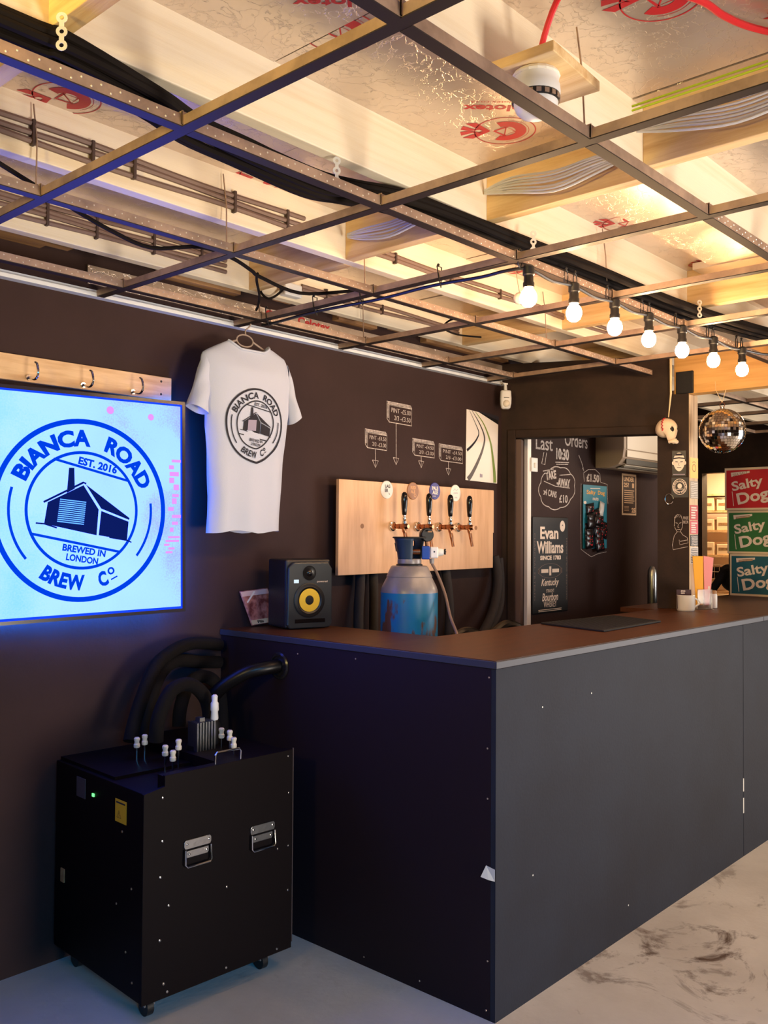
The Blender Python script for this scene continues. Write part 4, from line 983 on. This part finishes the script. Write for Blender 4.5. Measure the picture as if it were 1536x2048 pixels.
D2().rect(-.004,0,.006,.022).put('leaflet_mark', M_chalkw, lambda u, v: tuple(Vector((2.467,.3625,1.20))+Vector((.67,-.742,0))*u+Vector((-.742,-.67,0))*.0008+Vector((0,0,v))), pk)
js = thing('salt_jar', 'small white jar with a dark lid right of the leaflet stand', 'jar', (2.543,.372,1.1))
build('jar', MB().lathe([(.020,0),(.023,.003),(.023,.07),(.020,.078)], n=20), M_white, js, smooth=True, local=True)
build('lid', MB().lathe([(.020,.078),(.021,.08),(.021,.092),(.016,.096)], n=20), M_wooddk, js, smooth=True, local=True)

# ------------------------------------------------------------------ snack cartons
def carton(lb_, col, x, y, z, h, banner):
    wd, dp = .56, .30
    t = thing('snack_carton', lb_, 'carton', (x,y,z), group='stacked snack cartons on the bar')
    build('box', MB().box((0,-wd,0), (dp,0,h)), PM('carton_card', (226,206,172), .55) if 'carton_card' not in MATS else MATS['carton_card'], t, local=True, bevel=.002)
    build('lid_flap', MB().box((.0,-wd,h-.0005), (dp*.495,0,h+.0025)).box((dp*.505,-wd,h-.0005), (dp,0,h+.0025)), MATS['carton_card'], t, local=True)
    f = lambda k: (lambda u, v: (-.0005-k*.0004, -u, v))
    D2().rect(.012,.014,wd-.012,h-.012).put('printed_panel', PM('carton_'+lb_.split()[0], col, .5), f(0), t, local=True)
    M_c = M_chalkw; d = D2()
    d.text('Salty', .150, h*.60, .205, .082, .025, rot=R(11)).text('Dog', .185, h*.29, .205, .098, .03, rot=R(11))
    d.poly([(.045,h*.80), (.165,h*.88), (.165,h*.97-.012), (.042,h*.90)])
    d.line([(.06,h*.10), (.05,h*.45)], .004)
    d.put('lettering', M_c, f(1), t, local=True)
    d = D2()
    if banner: d.text(banner, .104, h*.868, .098, .017, .0, rot=R(9.5))
    else:
        for k in range(2): d.line([(.058,h*(.85-.03*k)), (.075,h*(.855-.03*k)), (.09,h*(.868-.03*k)), (.15,h*(.885-.03*k))], .005)
    d.put('banner_lettering', M_wooddk, f(2), t, local=True)
carton('red snack carton, topmost of the three stacked on the bar', (196,28,38), 3.70, .768, 1.661, .276, 'SEA SALT')
carton('green snack carton, middle of the three stacked on the bar', (44,112,56), 3.715, .758, 1.3755, .281, '')
carton('teal snack carton, lowest of the stack on the bar', (22,92,108), 3.70, .735, 1.1, .272, '')
bg = thing('black_bag', 'black fabric bag with a raised strap, slumped left of the snack cartons', 'bag', (3.95,.74,1.1))
m = MB(); pr = []
pts = [(3.90,.95,1.10), (3.90,.90,1.17), (3.9,.86,1.24), (3.9,.83,1.27), (3.95,.78,1.25), (4.0,.76,1.2)]
m.tube(smooth(pts, 5), .028, 8)
build('strap', m, M_blackr, bg, smooth=True)
build('pouch', MB().ball((4.08,.86,1.19), .10, 18, 12, (1.0,.85,.9)), M_blackr, bg, smooth=True)

# ------------------------------------------------------------------ post, pier and beam: things hung and stuck on
sk = thing('skull_ornament', 'white skull ornament with a red crack hanging on a cord beside the post', 'ornament', tuple(P0+dB*.835-nB*.075+Vector((0,0,2.052))))
sk.rotation_euler = (R(0), R(0), R(12))
m = MB(); nu, nv = 28, 20; vs = []
for j in range(nv+1):
    t = PI*j/nv
    for i in range(nu):
        a = 2*PI*i/nu
        x = .053*math.sin(t)*math.cos(a); y = .058*math.sin(t)*math.sin(a); z = .060*math.cos(t)
        face = max(0, -y/.058)*max(0, -z/.06+.15)          # brow narrows to the jaw on the face side (-y)
        if z < -.015: x *= 1-.35*min(1, (-z-.015)/.04); 
        if z < -.01 and y > 0: z *= .72
        if y < 0 and z < -.02: z *= 1.28; y *= .92
        for sx in (-1, 1):                                 # eye sockets
            dd = ((x-sx*.021)/.015)**2+((z+.008)/.014)**2
            if y < 0 and dd < 1: y += .022*(1-dd)
        dd = (x/.008)**2+((z+.032)/.012)**2
        if y < 0 and dd < 1: y += .012*(1-dd)
        for sx in (-1, 1):                                 # temples
            dd = ((y+.01)/.03)**2+((z+.008)/.03)**2
            if dd < 1 and x*sx > 0: x -= sx*.007*(1-dd)
        vs.append((x,y,z))
m.add(vs, [(j*nu+i, (j+1)*nu+i, (j+1)*nu+(i+1) % nu, j*nu+(i+1) % nu) for j in range(nv) for i in range(nu)])
M_bone = PM('bone_plaster', (230,208,178), .6)
skm = build('cranium', m, M_bone, sk, smooth=True, local=True)
skm.rotation_euler = (R(-10), R(0), R(-14))
jw = MB(); 
ring = [(.024*math.cos(a), -.012-.030*math.sin(a), -.078+.006*abs(math.cos(a))) for a in [PI*k/14 for k in range(15)]]
jw.tube(ring, [.008]*3+[.0105]*9+[.008]*3, 8)
jaw = build('jaw', jw, M_bone, skm, smooth=True, local=True)
te = MB()
for k in range(9):
    a = PI*(k+1.5)/11; te.box((.020*math.cos(a)-.0022, -.014-.028*math.sin(a)-.0025, -.072), (.020*math.cos(a)+.0022, -.014-.028*math.sin(a)+.0025, -.060))
build('teeth', te, M_cream, skm, local=True)
cr2 = MB().tube([(-.0535*math.sin(t), -.004+(.004 if k % 2 else -.003), .0605*math.cos(t)) for k, t in enumerate([.1+.15*q for q in range(12)])], .0034, 6)
build('red_crack', cr2, M_red, skm, smooth=True, local=True)
for sx in (-1, 1):
    build('eye_socket', MB().ball((sx*.022,-.041,-.009), .0145, 12, 8, (1.0,.62,1)), M_blackr, skm, smooth=True, local=True)
cw = P0+dB*.856-nB*.02
hc = build('hanging_cord', MB().tube([tuple(cw+Vector((0,0,2.455))), tuple(cw+Vector((0,0,2.25))), tuple(P0+dB*.845-nB*.07+Vector((0,0,2.118)))], [.007,.0055,.0025], 7), PM('cotton_cord', (234,214,170), .8), smooth=True)
hc.parent = sk; hc.matrix_parent_inverse = (Matrix.Translation(sk.location) @ sk.rotation_euler.to_matrix().to_4x4()).inverted()
mbz = thing('mirror_ball', 'mirror ball hanging from the beam beside the post', 'mirror ball', (2.42,.268,2.042))
Rb = .116
build('core', MB().ball((0,0,0), Rb-.0025, 32, 20), PM('grout_grey', (96,84,72), .5), mbz, smooth=True, local=True)
nb_ = 24; tl = 0; tiles = []; ranked = []
for j in range(1, nb_):
    t = PI*j/nb_; cnt = max(3, int(2*PI*math.sin(t)/(PI/nb_)+.2))
    for i in range(cnt):
        ranked.append((t, 2*PI*(i+.5*(j % 2))/cnt))
view = Vector((-.92,-.39,-.1))
def tn(t, a): return Vector((math.sin(t)*math.cos(a), math.sin(t)*math.sin(a), math.cos(t)))
ranked.sort(key=lambda q: -tn(*q).dot(view))
M_mir = PM('mirror_tile', (236,226,214), .05, 1.)
me0 = None; rest = MB(); s_ = Rb*PI/nb_*.46
for k, (t, a) in enumerate(ranked):
    nrm = tn(t, a); e1 = Vector((-math.sin(a), math.cos(a), 0)); e2 = nrm.cross(e1)
    jn = (nrm+e1*rnd.uniform(-.035,.035)+e2*rnd.uniform(-.035,.035)).normalized(); e1 = (e1-jn*e1.dot(jn)).normalized(); e2 = jn.cross(e1)
    if k < 300:
        if me0 is None:
            bx = MB().box((-s_,-s_,-.002), (s_,s_,.0012)); o = build('mirror_tile', bx, M_mir, mbz, local=True); me0 = o.data
        else:
            o = bpy.data.objects.new('mirror_tile', me0); C.objects.link(o); o.parent = mbz
        mt = Matrix((e1, e2, jn)).transposed().to_4x4(); mt.translation = nrm*Rb; o.matrix_local = mt
    else:
        rest.obox(nrm*(Rb-.001)-e1*s_-e2*s_, e1*2*s_, e2*2*s_, jn*.002)
build('mirror_tiles_behind', rest, M_mir, mbz, local=True, kind='stuff')
build('cap', MB().cyl((0,0,Rb-.004), (0,0,Rb+.008), .012, .012, 14), M_chrome, mbz, smooth=True, local=True)
build('hanging_ring', MB().tube([(.0,.013*math.cos(2*PI*k/16), Rb+.02+.013*math.sin(2*PI*k/16)) for k in range(16)], .0022, 6, closed=True), M_brass, mbz, smooth=True, local=True)
build('string', MB().tube([(0,0,Rb+.032), (-.03,.022,.213), (-.032,.025,.26)], .0014, 5).tube([(0,0,Rb+.032), (-.03,-.032,.213)], .0014, 5), PM('thin_string', (230,200,150), .8), mbz, local=True)
# stickers
def sticker(lb_, s0, s1, z0, z1, mat, off=.0006):
    t = thing('sticker', lb_, 'sticker', tuple(P0+dB*((s0+s1)/2)+Vector((0,0,(z0+z1)/2))))
    m = MB(); bxB(m, s0, s1, z0, z1, -off, 0); return t, build('vinyl', m, mat, t)
M_stk = PM('sticker_black', (22,19,18), .45)
t, v = sticker('black sticker with a white cartoon face and headband, on the painted pier', .862, .932, 1.808, 1.945, M_stk)
f = onB(.0012); cs, cz_ = .897, 1.885
D2().poly([(cs+.030*math.cos(a)*(1-.15*max(0,-math.sin(a))), cz_+.050*math.sin(a)) for a in [2*PI*k/28 for k in range(28)]]).disc(cs-.030, cz_-.006, .006, .010).disc(cs+.030, cz_-.006, .006, .010).put('face_print', M_chalkw, f, v)
D2().line([(cs-.029,cz_+.018), (cs,cz_+.022), (cs+.029,cz_+.018)], .007).line([(cs-.019,cz_+.002), (cs-.006,cz_)], .004).line([(cs+.006,cz_), (cs+.019,cz_+.002)], .004).line([(cs,cz_-.004), (cs-.003,cz_-.018), (cs+.003,cz_-.018)], .0018).line([(cs-.011,cz_-.030), (cs+.011,cz_-.030)], .003).poly([(cs-.022,cz_+.034), (cs+.022,cz_+.034), (cs+.014,cz_+.045), (cs-.014,cz_+.045)]).put('face_print', M_ink, onB(.0016), v)
D2().line([(cs-.03,1.818), (cs+.03,1.818)], .004).put('lettering', M_inkgrey, f, v)
t, v = sticker('black square sticker with a round white lettered emblem, below the face sticker', .858, .944, 1.695, 1.832-.03, M_stk)
cs, cz_ = .900, 1.752
D2().ring(cs, cz_, .0345, .037, ky=1.15).ring(cs, cz_, .0225, .024, ky=1.15).disc(cs, cz_+.004, .012, .014, 9).line([(cs-.016,cz_-.014), (cs+.016,cz_-.012)], .003).text('NORTH LONDON', cs, cz_, .115, .0095, .02, arc=(.0305, 1)).text('BREW FEST', cs, cz_, .072, .0095, .02, arc=(.0305, -1)).put('emblem', M_chalkw, f, v)
tag(build('bottle_ring', MB().tube([tuple(P0+dB*(.846+.021*math.cos(2*PI*k/26))-nB*.006+Vector((0,0,1.686+.027*math.sin(2*PI*k/26)))) for k in range(25)], .0028, 8), M_chrome, smooth=True), 'small silver ring hung on the pier below the round sticker', 'ring')
d = D2(); w_ = .0022
d.line([(.872,1.54), (.874,1.58), (.888,1.605), (.905,1.60), (.915,1.57), (.913,1.535), (.902,1.51), (.886,1.512), (.874,1.535)], w_)
d.line([(.872,1.585), (.882,1.60), (.884,1.587), (.893,1.60), (.897,1.588), (.906,1.598), (.912,1.58)], w_)
d.line([(.879,1.560), (.889,1.556)], w_*1.4).line([(.898,1.556), (.908,1.561)], w_*1.4).line([(.893,1.552), (.890,1.535), (.897,1.534)], w_).line([(.885,1.523), (.903,1.524)], w_)
d.line([(.888,1.512), (.872,1.49), (.862,1.44), (.866,1.415), (.94,1.432)], w_).line([(.904,1.512), (.915,1.495), (.938,1.48), (.942,1.452), (.90,1.442), (.897,1.468)], w_).line([(.902,1.46), (.94,1.468)], w_*1.5)
d.text('FREE', .931, 1.585, .026, .016).text('BEER', .931, 1.563, .026, .014)
d.put('chalk_portrait', M_chalk, onB(.0008), wall_right)
# the post's right-hand face: layered stickers
def post_sticker(lb_, z0, z1, mat, marks=None, x0=2.396, x1=2.496):
    t = thing('sticker', lb_, 'sticker', ((x0+x1)/2,.4335,(z0+z1)/2))
    v = build('vinyl', MB().box((x0,.4328,z0), (x1,.4339,z1)), mat, t)
    if marks:
        d, mm = D2(), marks[1]; marks[0](d); d.put('print', mm, lambda u, vv: (x0+u*(x1-x0), .4322, z0+vv*(z1-z0)), v)
def scrib(d):
    for k in range(9): d.line([(.06+.1*rnd.random(), .07+.1*k), (.3+.2*rnd.random(), .09+.1*k), (.55, .05+.1*k+.04*rnd.random()), (.93, .08+.1*k)], .045)
def bars(d):
    for k in range(5): d.rect(.12, .1+.17*k, .6+.3*rnd.random(), .2+.17*k)
def fc2(d):
    d.ring(.5,.5,.20,.24,ky=.8).line([(.4,.6), (.46,.6)], .03).line([(.54,.6), (.6,.6)], .03).line([(.42,.38), (.5,.33), (.58,.38)], .03).line([(.3,.75), (.5,.82), (.7,.75)], .03)
M_gs = PM('sticker_grey', (150,138,124), .5); M_ws = PM('sticker_white', (214,202,188), .5); M_ps = PM('sticker_red', (186,60,62), .5)
post_sticker('yellow sticker with a faint drawn face, on the raw post', 1.80, 1.91, PM('sticker_yellow', (246,188,84), .5), (fc2, M_wooddk))
post_sticker('grey scribbled sticker below the yellow one on the raw post', 1.69, 1.785, M_gs, (scrib, M_ws))
post_sticker('red sticker with white bars on the raw post', 1.575, 1.655, M_ps, (bars, M_ws))
post_sticker('red and pink sticker directly under the barred red one', 1.50, 1.57, PM('sticker_pink', (200,80,90), .5), (bars, M_ws))
post_sticker('black and white graffiti sticker on the raw post, upper of two', 1.435, 1.495, M_stk, (scrib, M_ws))
post_sticker('black and white graffiti sticker low on the raw post, above the yellow leaflet', 1.34, 1.43, M_ws, (scrib, M_stk))

# ------------------------------------------------------------------ the wall seen through the doorway
d = D2()
d.text('Last', 2.425, 2.045, .19, .085, .01).text('Orders', 2.80, 2.09, .28, .085, .01)
d.text('10:30', 2.635, 1.992, .15, .072, .04).line([(2.55,1.938), (2.71,1.945)], .006).line([(2.56,1.926), (2.70,1.933)], .005)
d.line([(2.42,1.99), (2.395,1.92), (2.43,1.915), (2.45,1.99)], .006).line([(2.83,2.0), (2.87,1.95), (2.895,1.90), (2.875,1.92)], .006)
cl = []
for k in range(73):
    a = 2*PI*k/72; r_ = 1+.07*abs(math.sin(4.5*a)); cl.append((2.575+.20*r_*math.cos(a), 1.780+.125*r_*math.sin(a)+.02*math.cos(a)))
d.line(cl, .006)
d.text('TAKE', 2.50, 1.855, .12, .052, .05, rot=R(9)).text('-AWAY', 2.645, 1.815, .16, .052, .05, rot=R(-1))
d.line([(2.41,1.875), (2.53,1.895)], .005).line([(2.60,1.860), (2.73,1.872)], .005).line([(2.42,1.815), (2.55,1.79), (2.72,1.785)], .005)
d.text('x4 CANS', 2.49, 1.745, .15, .04, .03, rot=R(-6)).text('£10', 2.645, 1.715, .10, .05, .03)
d.text('£1.50', 3.01, 1.862, .165, .052, .04)
d.line([(2.90,1.835), (2.89,1.89), (2.95,1.915), (3.04,1.92), (3.10,1.895), (3.11,1.84)], .005).line([(2.86,1.82), (2.855,1.6), (2.86,1.40), (2.92,1.375), (2.99,1.35), (3.08,1.37), (3.19,1.38)], .0035).line([(3.11,1.84), (3.20,1.83), (3.21,1.7)], .0035)
d.put('chalk_writing', M_chalk, onA(1.3592), wall_left)
wp = thing('whiskey_poster', 'tall black whiskey sign with white lettering on the chalk wall', 'poster', (2.48,1.36,1.02))
sh = build('sign_board', MB().box((2.285,1.350,1.02), (2.685,1.3598,1.598)), PM('sign_black', (20,15,14), .35), wp, bevel=.003)
f = onA(1.3494)
d = D2(); X = 2.478
d.text('Evan', X-.01, 1.502, .205, .075, .03).text('Williams', X, 1.415, .30, .075, .03).text('SINCE 1783', X+.005, 1.352, .235, .027, .05)
d.rect(X-.10,1.262,X-.022,1.284).rect(X+.022,1.262,X+.10,1.284).text('1', X, 1.272, .022, .055, .06)
d.text('Kentucky', X, 1.198, .20, .055, .02, shear=.3).text('STRAIGHT', X, 1.152, .09, .020, .0).text('Bourbon', X, 1.115, .18, .048, .02, shear=.25).text('WHISKEY', X, 1.072, .145, .038, .0)
for k in range(2): d.line([(X-.13,1.040-.009*k), (X+.13,1.041-.009*k)], .003)
d.disc(2.618,1.545,.030,.034)
d.put('lettering', PM('sign_white', (232,210,190), .6), f, sh)
d = D2(); d.text('CHARCOAL FILTERED', 2.306, 1.30, .40, .014, .0, rot=R(-90)).text('GENUINE SOUR MASH', 2.668, 1.28, .38, .012, .0, rot=R(90)).ring(X,1.273,.125,.131,ky=.34).rect(X-.135,1.258,X-.118,1.288).rect(X+.118,1.258,X+.135,1.288)
d.put('border_lettering', PM('sign_grey', (120,98,86), .6), f, sh)
D2().poly([(2.608,1.545), (2.620,1.556), (2.630,1.542), (2.622,1.549)]).put('seal_mark', M_ink, onA(1.3490), sh)
un = thing('age_notice', 'narrow brown notice lettered UNDER 25 below the air conditioner', 'poster', (3.5,1.36,1.63))
sh = build('sheet', MB().box((3.405,1.3565,1.630), (3.608,1.3595,1.915)), PM('notice_cream', (222,190,160), .6), un)
D2().rect(3.416,1.642,3.597,1.900).put('panel', PM('notice_brown', (58,34,24), .5), onA(1.3560), sh)
d = D2(); d.text('UNDER', 3.500, 1.878, .150, .032, .04).text('25?', 3.462, 1.838, .075, .032, .04).text('25', 3.565, 1.665, .055, .034, .05).rect(3.545,1.82,3.575,1.852)
for k in range(7): d.line([(3.43,1.80-.014*k), (3.56+.02*rnd.random(),1.80-.014*k)], .006)
for k in range(4): d.line([(3.43,1.69-.009*k), (3.50,1.69-.009*k)], .003)
d.put('lettering', PM('notice_print', (226,186,150), .6), onA(1.3556), sh)
# snack card with hanging packets
sc_ = thing('snack_card', 'turquoise hanging card half stripped of its red and black nut packets', 'snack card', (3.02,1.355,1.40))
cardb = build('card_sheet', MB().box((2.872,1.351,1.405), (3.178,1.3545,1.815)), PM('turquoise_card', (28,128,150), .5), sc_)
f = onA(1.3504)
d = D2(); d.text('Salty', 2.972, 1.765, .115, .036, .03).text('Dog', 3.105, 1.765, .09, .036, .03); d.put('lettering', PM('card_orange', (232,170,70), .6), f, cardb)
d = D2(); d.text('nuts', 3.03, 1.728, .075, .022, .03).line([(2.96,1.793), (3.09,1.797)], .006).disc(2.895,1.70,.018,.010)
d.put('lettering', M_chalkw, f, cardb)
M_pk = PM('packet_black', (26,20,22), .25); M_pkr = PM('packet_red', (214,44,52), .3)
spots = [(2.955,1.66,8), (3.03,1.625,14), (3.09,1.66,-14)]+[(2.955-.005*k,1.60-.032*k,6) for k in range(6)]+[(3.05+.012*(k % 2),1.585-.033*k,-7+3*k) for k in range(6)]+[(3.12,1.55-.04*k,-16) for k in range(2)]
for k, (x, z, r_) in enumerate(spots):
    white = k == 2
    c_, s_2 = math.cos(R(r_)), math.sin(R(r_)); yb = 1.349-.0035*(k % 5)
    def fp(u, v, t): return (x+u*c_-v*s_2, yb-t*math.cos(min(1,abs(u)/.05)*1.3)-.004*(v < 0), z+u*s_2+v*c_)
    hw, hh = (.052, .036) if not white else (.03, .05)
    m = MB(); vs = []
    for j in range(5):
        for i in range(7):
            u = -hw+2*hw*i/6; v = -hh+2*hh*j/4; bul = .014*math.sin(PI*i/6)*math.sin(PI*j/4)
            vs.append((x+u*c_-v*s_2, yb-.002-bul, z+u*s_2+v*c_))
    m.add(vs, [(j*7+i, j*7+i+1, (j+1)*7+i+1, (j+1)*7+i) for j in range(4) for i in range(6)])
    p_ = build('packet', m, M_white if white else M_pk, sc_, smooth=True); o = p_.modifiers.new('t', 'SOLIDIFY'); o.thickness = .0015
    if not white:
        d = D2(); d.poly([(-.03+(.02 if 2 < k < 9 else 0),-.014), (.018,-.018), (.026,.012), (-.02,.016)][:4])
        def fl_(u, v): 
            b_ = .014*math.sin(PI*(u+hw)/(2*hw))*math.sin(PI*(v+hh)/(2*hh)); return (x+u*c_-v*s_2, yb-.0035-b_, z+u*s_2+v*c_)
        if k not in (3,4,5,6): d.put('packet_print', M_pkr, fl_, p_)
sw = thing('wall_switch', 'pale wall switch on the white trim just inside the doorway', 'switch', (2.265,1.335,1.9))
build('plate', MB().box((2.235,1.325,1.862), (2.30,1.335,1.945)), M_white, sw, bevel=.003); build('rocker', MB().box((2.258,1.321,1.885), (2.277,1.326,1.915)), M_cream, sw, bevel=.002)
# air conditioner
ac = thing('air_conditioner', 'cream wall air conditioner high on the chalk wall beyond the doorway', 'air conditioner', (3.5,1.36,1.93))
prof = [(0,0), (-.10,-.002), (-.165,.018), (-.196,.06), (-.205,.12), (-.205,.31), (0,.31)]
m = MB(); x0, x1 = 3.04, 3.98
m.add([(x0,1.359+y,1.93+z) for y, z in prof]+[(x1,1.359+y,1.93+z) for y, z in prof], [tuple(range(7))[::-1], tuple(range(7,14))]+[(i, i+1 if i < 6 else 0, (i+1 if i < 6 else 0)+7, i+7) for i in range(7)])
build('casing', m, PM('ac_casing', (172,150,128), .45), ac, bevel=.004)
build('front_panel', MB().box((3.075,1.1485,2.045), (3.98,1.1545,2.24)), PM('ac_front', (240,226,204), .4), ac, bevel=.003)
build('front_panel', MB().box((3.075,1.1485,1.995), (3.98,1.1545,2.040)), MATS['ac_front'], ac, bevel=.003)
build('air_slot', MB().box((3.10,1.185,1.931), (3.98,1.25,1.937)).box((3.09,1.163,1.952), (3.98,1.170,1.985)), M_black, ac)
build('louvre', MB().obox((3.10,1.175,1.943), (.88,0,0), (0,.055,-.018), (0,.001,.004)), M_cream, ac)
tag(build('steel_flask', MB().lathe([(.028,0),(.030,.004),(.030,.30),(.027,.335),(.018,.352),(.010,.36)], (3.16,1.02,.935), n=24), M_steel, smooth=True), 'tall brushed steel flask at the foot of the doorway, by the pier', 'flask')
tag(build('back_counter', MB().box((2.95,.82,.90), (3.9,1.35,.935)).box((2.97,.84,0), (3.88,1.34,.90)), M_case), 'low dark back counter beyond the doorway carrying the flask', 'counter')

# ------------------------------------------------------------------ bright store room in the distance
rk = thing('storage_rack', 'pale timber storage rack in the bright room at the back', 'rack', (7.0,2.1,0))
for x in (6.80,7.2):
    for y in (1.80,2.62): build('upright', MB().box((x,y,0), (x+.04,y+.04,1.98)), M_wood, rk)
SHZ = (.80,1.06,1.30,1.55,1.75,1.92)
for z in SHZ: build('shelf', MB().box((6.79,1.79,z-.022), (7.25,2.67,z)), M_pine, rk)
for k, z in enumerate(SHZ[:-1]):
    if k == 1: continue
    for q, y in enumerate((1.85,2.12,2.39)):
        t = tag(build('card_tray', MB().box((6.80,y,z+.0005), (7.18,y+.24,z+.11+.02*((k+q) % 2))), PM('tray_card', (236,206,168), .6) if 'tray_card' not in MATS else MATS['tray_card'], bevel=.004), ['left','middle','right'][2-q]+' pale card tray on '+['the lowest','','the third','the fourth','the fifth'][k]+' shelf of the bright back rack', 'tray', 'card trays on the back rack')
        m = MB().box((6.7985,y+.02,z+.05), (6.80,y+.22,z+.075)); o = build('label_band', m, M_wooddk, t); 
wb = thing('wire_basket', 'wire basket on the second shelf of the bright back rack', 'basket', (6.9,2.1,1.06))
for k in range(13): build('wire', MB().cyl((6.79,1.86+.05*k,1.0605), (6.79,1.86+.05*k,1.20), .0025, .0025, 5), M_galv, wb)
for z in (1.062,1.13,1.198): build('rail', MB().cyl((6.788,1.85,z), (6.788,2.47,z), .003, .003, 6), M_galv, wb)
build('contents', MB().box((6.81,1.88,1.061), (7.15,2.44,1.17)), M_case, wb, bevel=.01)
